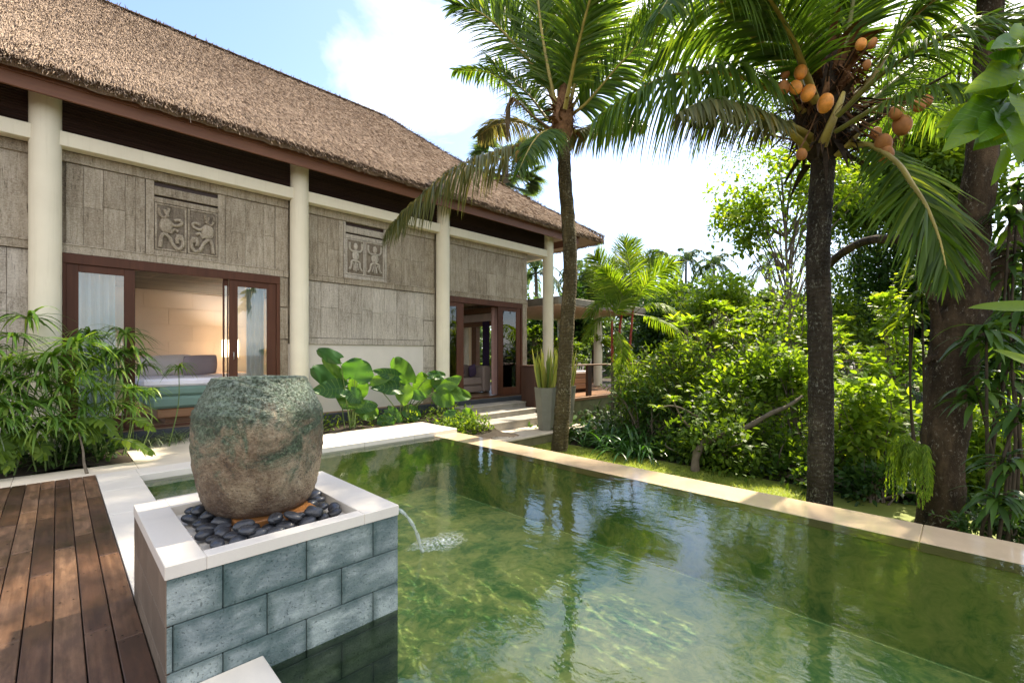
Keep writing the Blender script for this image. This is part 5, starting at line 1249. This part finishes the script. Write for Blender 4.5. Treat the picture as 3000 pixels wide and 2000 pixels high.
# ------------------------------------------------------------------ garden mass beyond the lawn
t = thing('strap_leaf_plant', 'clump of dark glossy strap leaves to the right of the leaning palm', 'plant', (9.6, 6.3, LAWN)); g = Geo()
for (cx, cy, n) in ((9.9, 6.9, 90), (9.6, 6.0, 90), (10.2, 6.3, 80), (9.3, 5.3, 60)):
    P = np.array([cx, cy, LAWN]) + rng.normal(size=(n, 3)) * [.22, .22, 0]; a = rng.uniform(0, 6.28, n)
    D = np.stack([np.cos(a), np.sin(a), rng.uniform(.9, 2.2, n)], 1); g.strips(P, D, rng.uniform(.7, 1.25, n), rng.uniform(.035, .06, n), rng.uniform(.5, 1.0, n), None, (.6, .9, 1, .9, .7, .4, .03), 0, None, .15)
g.build('foliage', M['strap_leaf'], t)
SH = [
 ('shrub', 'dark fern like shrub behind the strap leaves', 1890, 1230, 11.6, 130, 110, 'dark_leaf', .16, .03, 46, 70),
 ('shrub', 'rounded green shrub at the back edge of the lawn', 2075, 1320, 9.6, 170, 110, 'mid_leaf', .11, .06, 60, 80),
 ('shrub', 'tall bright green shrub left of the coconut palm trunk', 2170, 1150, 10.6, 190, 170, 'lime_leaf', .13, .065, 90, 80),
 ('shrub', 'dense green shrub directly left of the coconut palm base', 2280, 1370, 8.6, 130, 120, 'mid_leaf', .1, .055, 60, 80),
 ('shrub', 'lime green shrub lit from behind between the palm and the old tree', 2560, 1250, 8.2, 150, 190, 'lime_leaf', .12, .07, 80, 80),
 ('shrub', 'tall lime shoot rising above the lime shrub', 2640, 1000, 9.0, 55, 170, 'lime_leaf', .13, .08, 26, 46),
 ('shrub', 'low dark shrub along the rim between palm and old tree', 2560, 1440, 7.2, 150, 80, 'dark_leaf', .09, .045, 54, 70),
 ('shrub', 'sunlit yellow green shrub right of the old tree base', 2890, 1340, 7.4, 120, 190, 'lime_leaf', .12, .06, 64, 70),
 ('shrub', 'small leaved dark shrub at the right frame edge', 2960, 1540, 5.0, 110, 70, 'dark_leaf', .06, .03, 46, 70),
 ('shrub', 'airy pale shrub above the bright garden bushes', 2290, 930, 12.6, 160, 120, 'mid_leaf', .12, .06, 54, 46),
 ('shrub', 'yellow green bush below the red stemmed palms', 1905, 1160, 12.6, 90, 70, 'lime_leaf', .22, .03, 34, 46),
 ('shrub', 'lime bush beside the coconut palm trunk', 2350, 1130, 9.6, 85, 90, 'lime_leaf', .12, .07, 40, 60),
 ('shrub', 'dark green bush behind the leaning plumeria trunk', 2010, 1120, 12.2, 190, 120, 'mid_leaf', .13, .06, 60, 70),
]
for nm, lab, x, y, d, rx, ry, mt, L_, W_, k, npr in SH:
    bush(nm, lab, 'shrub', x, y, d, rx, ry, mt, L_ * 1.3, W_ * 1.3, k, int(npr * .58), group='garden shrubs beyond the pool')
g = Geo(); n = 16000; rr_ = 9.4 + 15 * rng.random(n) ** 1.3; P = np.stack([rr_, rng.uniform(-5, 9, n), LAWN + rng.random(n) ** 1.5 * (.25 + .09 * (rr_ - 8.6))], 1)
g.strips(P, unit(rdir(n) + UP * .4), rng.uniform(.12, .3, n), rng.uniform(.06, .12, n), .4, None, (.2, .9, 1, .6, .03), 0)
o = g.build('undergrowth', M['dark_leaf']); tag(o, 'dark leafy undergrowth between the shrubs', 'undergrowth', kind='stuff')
# plumerias: forking pale branches with leaf rosettes at the tips
def plumeria(label, base, dirs, length, depth, mat, group, spread=.55, Lf=.26, thick=.05, ln=10):
    t = thing('plumeria', label, 'tree', base, group); gb = Geo(); gl = Geo()
    def grow(p, d, l, r, k):
        e = p + d * l; m = (p + e) / 2 + rng.normal(size=3) * .06 * l
        gb.tube(catmull([p, m, e], 7), np.linspace(r, r * .72, 7), 7, 0)
        if k == 0:
            n = rng.integers(ln - 2, ln + 4); a = np.arange(n) * 2.4; D = np.stack([np.cos(a), np.sin(a), rng.uniform(.1, 1.1, n)], 1) + d * .5
            gl.strips(np.repeat(e[None], n, 0), D, Lf * rng.uniform(.7, 1.15, n), Lf * .3, .35, None, (.15, .7, 1, .85, .03), 0, np.clip(rng.normal(.5, .25, n), 0, 1), .1); return
        for q in range(rng.integers(2, 4)):
            nd = unit(d + rdir(1)[0] * spread * 1.1 + UP * .16); grow(e, nd, l * rng.uniform(.62, .85), r * .68, k - 1)
    for d in dirs: grow(np.asarray(base, float), unit(np.asarray(d, float)), length, thick, depth)
    gb.build('trunk', M['branch'], t); gl.build('foliage', M[mat], t)
c = at(2190, 1230, 12.4); plumeria('sunlit plumeria with pale forking branches in the middle of the garden', (c[0], c[1], LAWN), [(.1, .1, 1), (-.5, .4, .8), (.5, -.4, .8)], 1.15, 4, 'lime_leaf', 'plumeria trees', .6, .3)
c = at(2330, 1200, 13.5); plumeria('plumeria partly hidden behind the coconut palm trunk', (c[0], c[1], LAWN), [(0, 0, 1), (.4, -.5, .8), (-.4, .5, .9)], 1.15, 4, 'lime_leaf', 'plumeria trees', .6, .28)
c = at(2030, 1180, 14.5); plumeria('plumeria with bare white twigs behind the red stemmed palms', (c[0], c[1], LAWN), [(0, 0, 1), (-.5, .5, .7)], 1.0, 3, 'lime_leaf', 'plumeria trees', .7, .25)
c = at(1690, 1050, 22); plumeria('pale twiggy plumeria seen through the side terrace', (c[0], c[1], LAWN), [(0, 0, 1), (.5, -.5, .9), (-.5, .5, .9)], 1.2, 4, 'lime_leaf', 'plumeria trees', .7, .32)
c = at(1580, 1050, 24); plumeria('plumeria behind the terrace columns beside the villa corner', (c[0], c[1], LAWN), [(0, 0, 1), (.5, -.5, .9), (-.5, .5, .9)], 1.2, 4, 'mid_leaf', 'plumeria trees', .7, .36)
t = thing('leaning_plumeria', 'leaning plumeria with a crooked grey trunk at the lawn edge', 'tree', at(2036, 1378, 8.9)); g = Geo()
Q = catmull(px([(2036, 1390), (2040, 1335, .05), (2064, 1295, .05), (2110, 1275), (2180, 1255, -.1), (2250, 1215, -.2), (2310, 1188, -.2), (2350, 1160, -.1)], 9.0), 40)
g.tube(Q, np.interp(np.linspace(0, 1, 40), [0, .25, 1], [.085, .07, .028]) * (1 + .1 * np.sin(np.arange(40) * 1.1)), 14, 0, .5, True, .15)
for s_ in ([(2110, 1272), (2060, 1230), (1980, 1190), (1925, 1195)], [(2090, 1285), (2010, 1240), (1970, 1170)]):
    g.tube(catmull(px(s_, 9.4), 14), np.linspace(.028, .012, 14), 8, 0)
g.build('trunk', M['branch'], t)
g = Geo()
for s_ in ((2350, 1160), (1925, 1195), (1970, 1170), (2310, 1170)):
    e = at(*s_, 9.2); n = 16; a = np.arange(n) * 2.4; D = np.stack([np.cos(a), np.sin(a), rng.uniform(0, 1.2, n)], 1); g.strips(np.repeat(e[None], n, 0), D, .22, .07, .4, None, (.15, .7, 1, .85, .03), 0, None, .1)
g.build('foliage', M['lime_leaf'], t)

# red stemmed sealing wax palms
def wax_palm(label, stem, fr_, d):
    b = at(*stem[0], d); t = thing('red_stem_palm', label, 'palm', b, 'red stemmed palms beyond the steps'); n = len(stem)
    Q = px(stem, d); g = Geo(); g.tube(catmull(Q[:2], 10), .045, 10, 0); g.build('trunk', M['branch'], t)
    g = Geo(); g.tube(catmull(Q[1:], 14), np.linspace(.045, .028, 14), 10, 0); g.build('crownshaft', M['red_stem'], t)
    for P_, L_, dr, sd in fr_:
        g = Geo(); frond(g, px(P_, d), L_ * 1.45, 70, dr, CR if sd else None, .2, .02, 0, 1, .036, (60, 25), .08, .4, .1); g.build('frond', [M['lime_leaf' if rng.random() < .75 else 'mid_leaf'], M['rachis_green']], t)
wax_palm('red stemmed palm on the right of its clump with long arching fronds', [(1838, 1200), (1842, 1060), (1850, 960), (1855, 900)], [
    ([(1855, 905, 0), (1850, 830, 0), (1840, 760, .1), (1830, 700, .2)], .5, .2, 1), ([(1855, 910, 0), (1880, 850, -.2), (1930, 800, -.4), (1970, 770, -.5)], .55, .4, 1),
    ([(1855, 920, 0), (1900, 890, -.2), (1960, 900, -.5), (2010, 960, -.8)], .5, .7, 0), ([(1855, 915, 0), (1820, 860, -.3), (1790, 820, -.6), (1770, 790, -.8)], .5, .3, 1), ([(1855, 920, .2), (1910, 930, .6), (1970, 960, .9), (2020, 1010, 1.1)], .5, .6, 0), ([(1855, 910, .2), (1890, 800, .5), (1910, 740, .8)], .5, .3, 1)], 14.2)
wax_palm('tallest red stemmed palm in the middle of the clump', [(1812, 1200), (1812, 1020), (1817, 950), (1828, 890)], [
    ([(1828, 890, 0), (1832, 800, .1), (1838, 740, .2), (1842, 710, .3)], .55, .15, 1), ([(1826, 890, 0), (1790, 830, -.1), (1760, 780, -.2), (1742, 750, -.3)], .55, .25, 1),
    ([(1826, 895, 0), (1850, 830, .2), (1880, 760, .5), (1915, 770, .8)], .5, .4, 1), ([(1826, 900, -.1), (1790, 880, -.5), (1750, 890, -.9), (1725, 930, -1.2)], .5, .6, 0), ([(1830, 890, .3), (1800, 800, .8), (1790, 760, 1.2)], .5, .3, 1)], 14.6)
wax_palm('red stemmed palm on the left of its clump near the terrace railing', [(1795, 1200), (1794, 1060), (1793, 990), (1793, 940)], [
    ([(1793, 940, 0), (1775, 880, 0), (1765, 840, .1), (1745, 800, .2)], .5, .3, 1), ([(1793, 945, 0), (1770, 930, -.2), (1740, 950, -.4), (1715, 1000, -.6)], .45, .7, 0), ([(1795, 940, .1), (1815, 890, .1), (1830, 850, .2)], .5, .3, 1), ([(1793, 945, .1), (1820, 1010, -.3), (1815, 1090, -.5)], .4, .5, 0)], 13.8)
bush('palm_seedlings', 'bright young feather palms at the foot of the red stemmed palms', 'palm', 1850, 1130, 13.2, 90, 55, 'lime_leaf', .5, .035, 12, 24, droop=.5)

# right edge: dracaena, hanging glossy leaves
def dracaena(label, pts, d, n, L_, W_, mat='dark_leaf'):
    c0 = at(*pts[0], d); t = thing('dracaena', label, 'plant', (c0[0], c0[1], LAWN), 'long leaved plants at the right edge'); g = Geo(); gs = Geo()
    for (x, y) in pts:
        c = at(x, y, d + rng.normal() * .15); b = np.array([c0[0] + rng.normal() * .1, c0[1] + rng.normal() * .1, LAWN])
        gs.tube(catmull([b, (b + c) / 2 + rng.normal(size=3) * .06, c], 10), np.linspace(.02, .012, 10), 7, 0)
        a = np.arange(n) * 2.4 + rng.random(n) * .4; D = np.stack([np.cos(a), np.sin(a), rng.uniform(-.1, 1.3, n)], 1); P = np.repeat(c[None], n, 0) - UP * .22 * rng.random((n, 1))
        g.strips(P, D, L_ * rng.uniform(.7, 1.15, n), W_ * rng.uniform(.8, 1.15, n), rng.uniform(.6, 1.2, n), None, (.35, .75, 1, .95, .7, .35, .02), 0, None, .12)
    g.build('foliage', M[mat], t); gs.build('stem', M['dark_bark'], t)
dracaena('tall dracaena with long dark drooping leaves beside the forked trunk', [(2890, 960), (2930, 1090), (2860, 1130), (2990, 900), (2960, 1000)], 5.2, 30, .5, .07)
dracaena('lower dracaena hanging over the pool rim at the right edge', [(2960, 1330), (2990, 1180), (2920, 1440), (3010, 1450)], 4.5, 28, .42, .06)
dracaena('dracaena with fresh green leaves left of the forked trunk', [(2700, 850), (2665, 900), (2690, 790)], 6.6, 26, .42, .055, 'mid_leaf')
dracaena('dark dracaena high against the forked trunk at the right edge', [(2960, 620), (3000, 720), (2985, 520), (2950, 790)], 5.6, 28, .5, .07)
t = thing('glossy_leaf_vine', 'arching stem of big glossy oval leaves hanging in at the upper right', 'plant', at(3060, 60, 3.9)); gs = Geo()
Q = px([(3080, 40), (3010, 150), (2960, 260), (2890, 350), (2790, 385)], 3.9); gs.tube(catmull(Q, 24), np.linspace(.022, .008, 24), 8, 0); gs.build('stem', M['stem'], t)
LV = [(2180, 420, 2010, 350, 120), (2150, 560, 2000, 480, 110), (2060, 640, 1860, 560, 110), (2200, 700, 2110, 860, 120), (2240, 520, 2330, 640, 130), (2050, 760, 1990, 900, 120), (1960, 800, 1760, 940, 100), (2160, 300, 2010, 300, 110), (2240, 360, 2030, 430, 110), (2250, 470, 1930, 530, 130), (2220, 570, 1895, 640, 130), (2110, 670, 1795, 830, 160), (1990, 720, 1690, 800, 110), (1880, 830, 1650, 890, 100), (2120, 830, 1960, 940, 140), (2090, 740, 2230, 900, 160), (2180, 620, 2300, 760, 140), (2210, 300, 2100, 250, 110), (2240, 260, 2330, 330, 130), (2130, 960, 2060, 1200, 50), (2090, 830, 2260, 1040, 90), (2250, 180, 2180, 300, 110), (2010, 780, 1890, 720, 110)]
for x0, y0, x1, y1, w_ in LV:
    k_ = .4464; b = at(2000 + x0 * k_, y0 * k_, 3.9 + rng.normal() * .08); e = at(2000 + x1 * k_, y1 * k_, 3.8 + rng.normal() * .15)
    g = Geo(); broad(g, b, e, unit(np.cross(unit(e - b), CF + UP * -.5)), w_ * k_ * 3.9 / 1332 * 1.6, 0, rng.uniform(.3, 1), .18, .15, False, .03, 9, 12, 0, 1); g.build('leaf', [M['vine_leaf'], M['vein']], t)
t = thing('banana_leaf_plant', 'two long pale green leaves reaching in from the right edge', 'plant', at(3060, 900, 3.4)); g = Geo(); b = at(3080, 905, 3.4); e = at(2850, 885, 3.5)
broad(g, b, e, unit(np.cross(unit(e - b), CF + UP * -.9)), .14, 0, .7, .1, .12, False, .02); g.build('leaf', M['mid_leaf'], t); g = Geo(); b = at(3080, 1090, 3.4); e = at(2920, 1015, 3.5); broad(g, b, e, unit(np.cross(unit(e - b), CF + UP * -.9)), .13, 0, .8, .1, .1, False, .02); g.build('leaf', M['mid_leaf'], t)

# ------------------------------------------------------------------ trees behind
BG = [  # label, crown px, d, rx, ry, mat, L, W, k, nper, group
 ('light green tree behind the coconut palm crown', 2420, 330, 32, 260, 200, 'mid_leaf', .16, .07, 80, 46),
 ('pale green feathery tree right of the coconut palm', 2520, 700, 27, 150, 170, 'lime_leaf', .16, .06, 60, 50),
 ('dark tall tree filling the gap between palm and old tree', 2590, 900, 26, 160, 230, 'dark_leaf', .26, .06, 80, 70),
 ('dark leafy tree behind the old forked tree', 2900, 860, 22, 200, 200, 'dark_leaf', .24, .08, 90, 70),
 ('dark tree behind the right edge plants', 3060, 1120, 16, 170, 200, 'dark_leaf', .2, .08, 90, 70),
 ('green tree top behind the hanging glossy leaves', 2800, 240, 27, 240, 220, 'mid_leaf', .17, .075, 70, 50),
 ('green tree filling the sky between the two right trunks', 2620, 560, 25, 190, 190, 'mid_leaf', .24, .1, 110, 70),
 ('leafy tree top left of the glossy hanging leaves', 2740, 400, 30, 170, 170, 'mid_leaf', .24, .1, 90, 60),
 ('broad green tree behind the side terrace', 1740, 850, 34, 90, 70, 'grey_leaf', .4, .18, 60, 60),
 ('dark hedge like tree behind the plumerias', 1940, 1010, 22, 140, 120, 'dark_leaf', .3, .08, 70, 70),
 ('hazy green tree below the distant coconut palms', 1900, 895, 40, 110, 50, 'grey_leaf', .45, .2, 60, 60),
 ('hazy green tree under the right distant palm', 2150, 915, 38, 150, 60, 'grey_leaf', .45, .2, 70, 60),
 ('yellow green tree behind the middle of the garden', 2080, 920, 20, 110, 90, 'lime_leaf', .24, .1, 50, 50),
 ('green tree behind the coconut palm trunk', 2400, 960, 24, 150, 140, 'mid_leaf', .28, .11, 60, 60),
 ('dark tree seen between the terrace columns', 1650, 960, 32, 80, 80, 'dark_leaf', .4, .16, 50, 60),
 ('green tree behind the villa corner column', 1560, 990, 36, 80, 80, 'grey_leaf', .4, .18, 50, 60),
]
tree('garden_tree', 'tall light green tree crown at the top behind the coconut laden palm', 'tree', (15.9, 3.08, LAWN), (15.9, 3.1, 10.8), (15.6, 4.3, 12.4), (2.6, 3.0, 1.9), 'mid_leaf', .26, .12, 26, 40, .13, 'trees behind the garden', .42, .3, tm='dark_bark', bs=12)
c = at(2300, 620, 21)
tree('garden_tree', 'airy light green tree with compound leaves behind the coconut palm', 'tree', (c[0], c[1], LAWN), c - UP * .4, c, (3.0, 3.0, 2.6), 'lime_leaf', .3, .15, 210, 20, .1, 'trees behind the garden', .17, .15, droop=.45, nb=40, bs=7)
for i, (lab, x, y, d, rx, ry, mt, L_, W_, k, npr) in enumerate(BG):
    c = at(x, y, d); s_ = d / 1332
    tree('garden_tree', lab, 'tree', (c[0], c[1], LAWN), c - UP * ry * s_ * .2, c, (rx * s_, rx * s_, ry * s_), mt, L_ * 1.15 * (1.5 if 20 < d < 33 and L_ < .27 else 1), W_ * 1.25 * (1.5 if 20 < d < 33 and L_ < .27 else 1), int(k * 1.3), int(npr * 1.35), .009 * d * .6, 'trees behind the garden', .42, .3, tm='dark_bark' if mt != 'lime_leaf' else 'branch')
# distant wood that closes the horizon
g = Geo()
for x in np.arange(1180, 3700, 34):
    d = rng.uniform(46, 60); c = at(x, 962 + rng.normal() * 18, d); r_ = np.array([2.6, 2.6, 2.4]) * rng.uniform(.8, 1.3)
    C = clumps(c, r_, 16, .3); leaves(g, C, c, 1.0, 22, .75, .35)
    C = clumps(c - UP * 3, r_ * [1, 1, .8], 12, .3); leaves(g, C, c, 1.1, 18, .8, .4)
o = g.build('distant_wood', M['grey_leaf']); tag(o, 'far band of mixed trees along the horizon', 'wood', kind='stuff')
# distant coconut palms
dp = thing('distant_palm', 'distant coconut palm standing tallest above the hazy trees', 'palm', (0, 0, 0), 'distant coconut palms'); g = Geo()
for i in range(22):
    a = i * 2.4; el = rng.uniform(-.5, 1.2); D = np.array([math.cos(a), math.sin(a), el]); D = unit(D); l_ = rng.uniform(2.4, 3.1)
    frond(g, [(0, 0, 9.5), np.array([0, 0, 9.5]) + D * l_ * .5 + UP * .2, np.array([0, 0, 9.5]) + D * l_ * .9 - UP * (.5 + .2 * (1 - el)), np.array([0, 0, 9.5]) + D * l_ * 1.05 - UP * (1.2 + .4 * (1 - el))], .8, 24, .7, None, .1, .05, 0, 0, .14, (60, 30), .1)
cr = g.build('crown', M['grey_leaf'], dp); g = Geo(); g.tube([(0, 0, 0), (.1, .1, 5), (0, 0, 9.6)], [.22, .17, .14], 8, 0); g.build('trunk', M['branch'], dp)
spots = [(2010, 762, 62, 1.0, None), (2092, 775, 58, 1.0, 'distant coconut palm to the right of the tallest one'), (1937, 762, 66, .95, 'distant coconut palm leftmost of the far group'), (2252, 775, 60, .95, 'distant coconut palm standing alone left of the big coconut trunk'), (1570, 800, 40, .9, 'coconut palm crown between the villa corner and its column'), (1690, 800, 48, .8, 'coconut palm top just right of the leaning palm trunk')]
for i, (x, y, d, sc_, lab) in enumerate(spots):
    c = at(x, y, d); z = c[2] - 9.5 * sc_
    if i == 0: dp.location = (c[0], c[1], z)
    else: dup(dp, (c[0], c[1], z), rng.uniform(0, 6), sc_, lab)
# fan palm behind the roof
c = at(1480, 450, 27); t = thing('fan_palm', 'tall fan palm rising behind the thatched roof', 'palm', (c[0], c[1], LAWN)); g = Geo(); gp = Geo()
for i in range(46):
    a = i * 2.4; el = rng.uniform(-.8, 1.1); D = unit(np.array([math.cos(a), math.sin(a), el])); l_ = rng.uniform(1.4, 2.5); q = c - UP * rng.uniform(0, 1.6); e = q + D * l_ - UP * .2
    gp.tube(catmull([q, q + D * l_ * .6 + UP * .1, e], 8), .03, 5, 0)
    n = 30; b = np.linspace(-2.1, 2.1, n); sd = unit(np.cross(D, UP)); nn = np.cross(sd, D); DD = np.outer(np.cos(b), D) + np.outer(np.sin(b), sd) + nn * .1
    g.strips(np.repeat(e[None], n, 0), DD, 1.0 * rng.uniform(.85, 1.05, n), .12, .25, np.cross(DD, nn), (.3, 1, .8, .4, .02), 0)
g.build('crown', M['grey_leaf'], t); gp.tube([(c[0], c[1], LAWN), c], [.25, .2], 10, 0); gp.build('trunk', M['branch'], t)
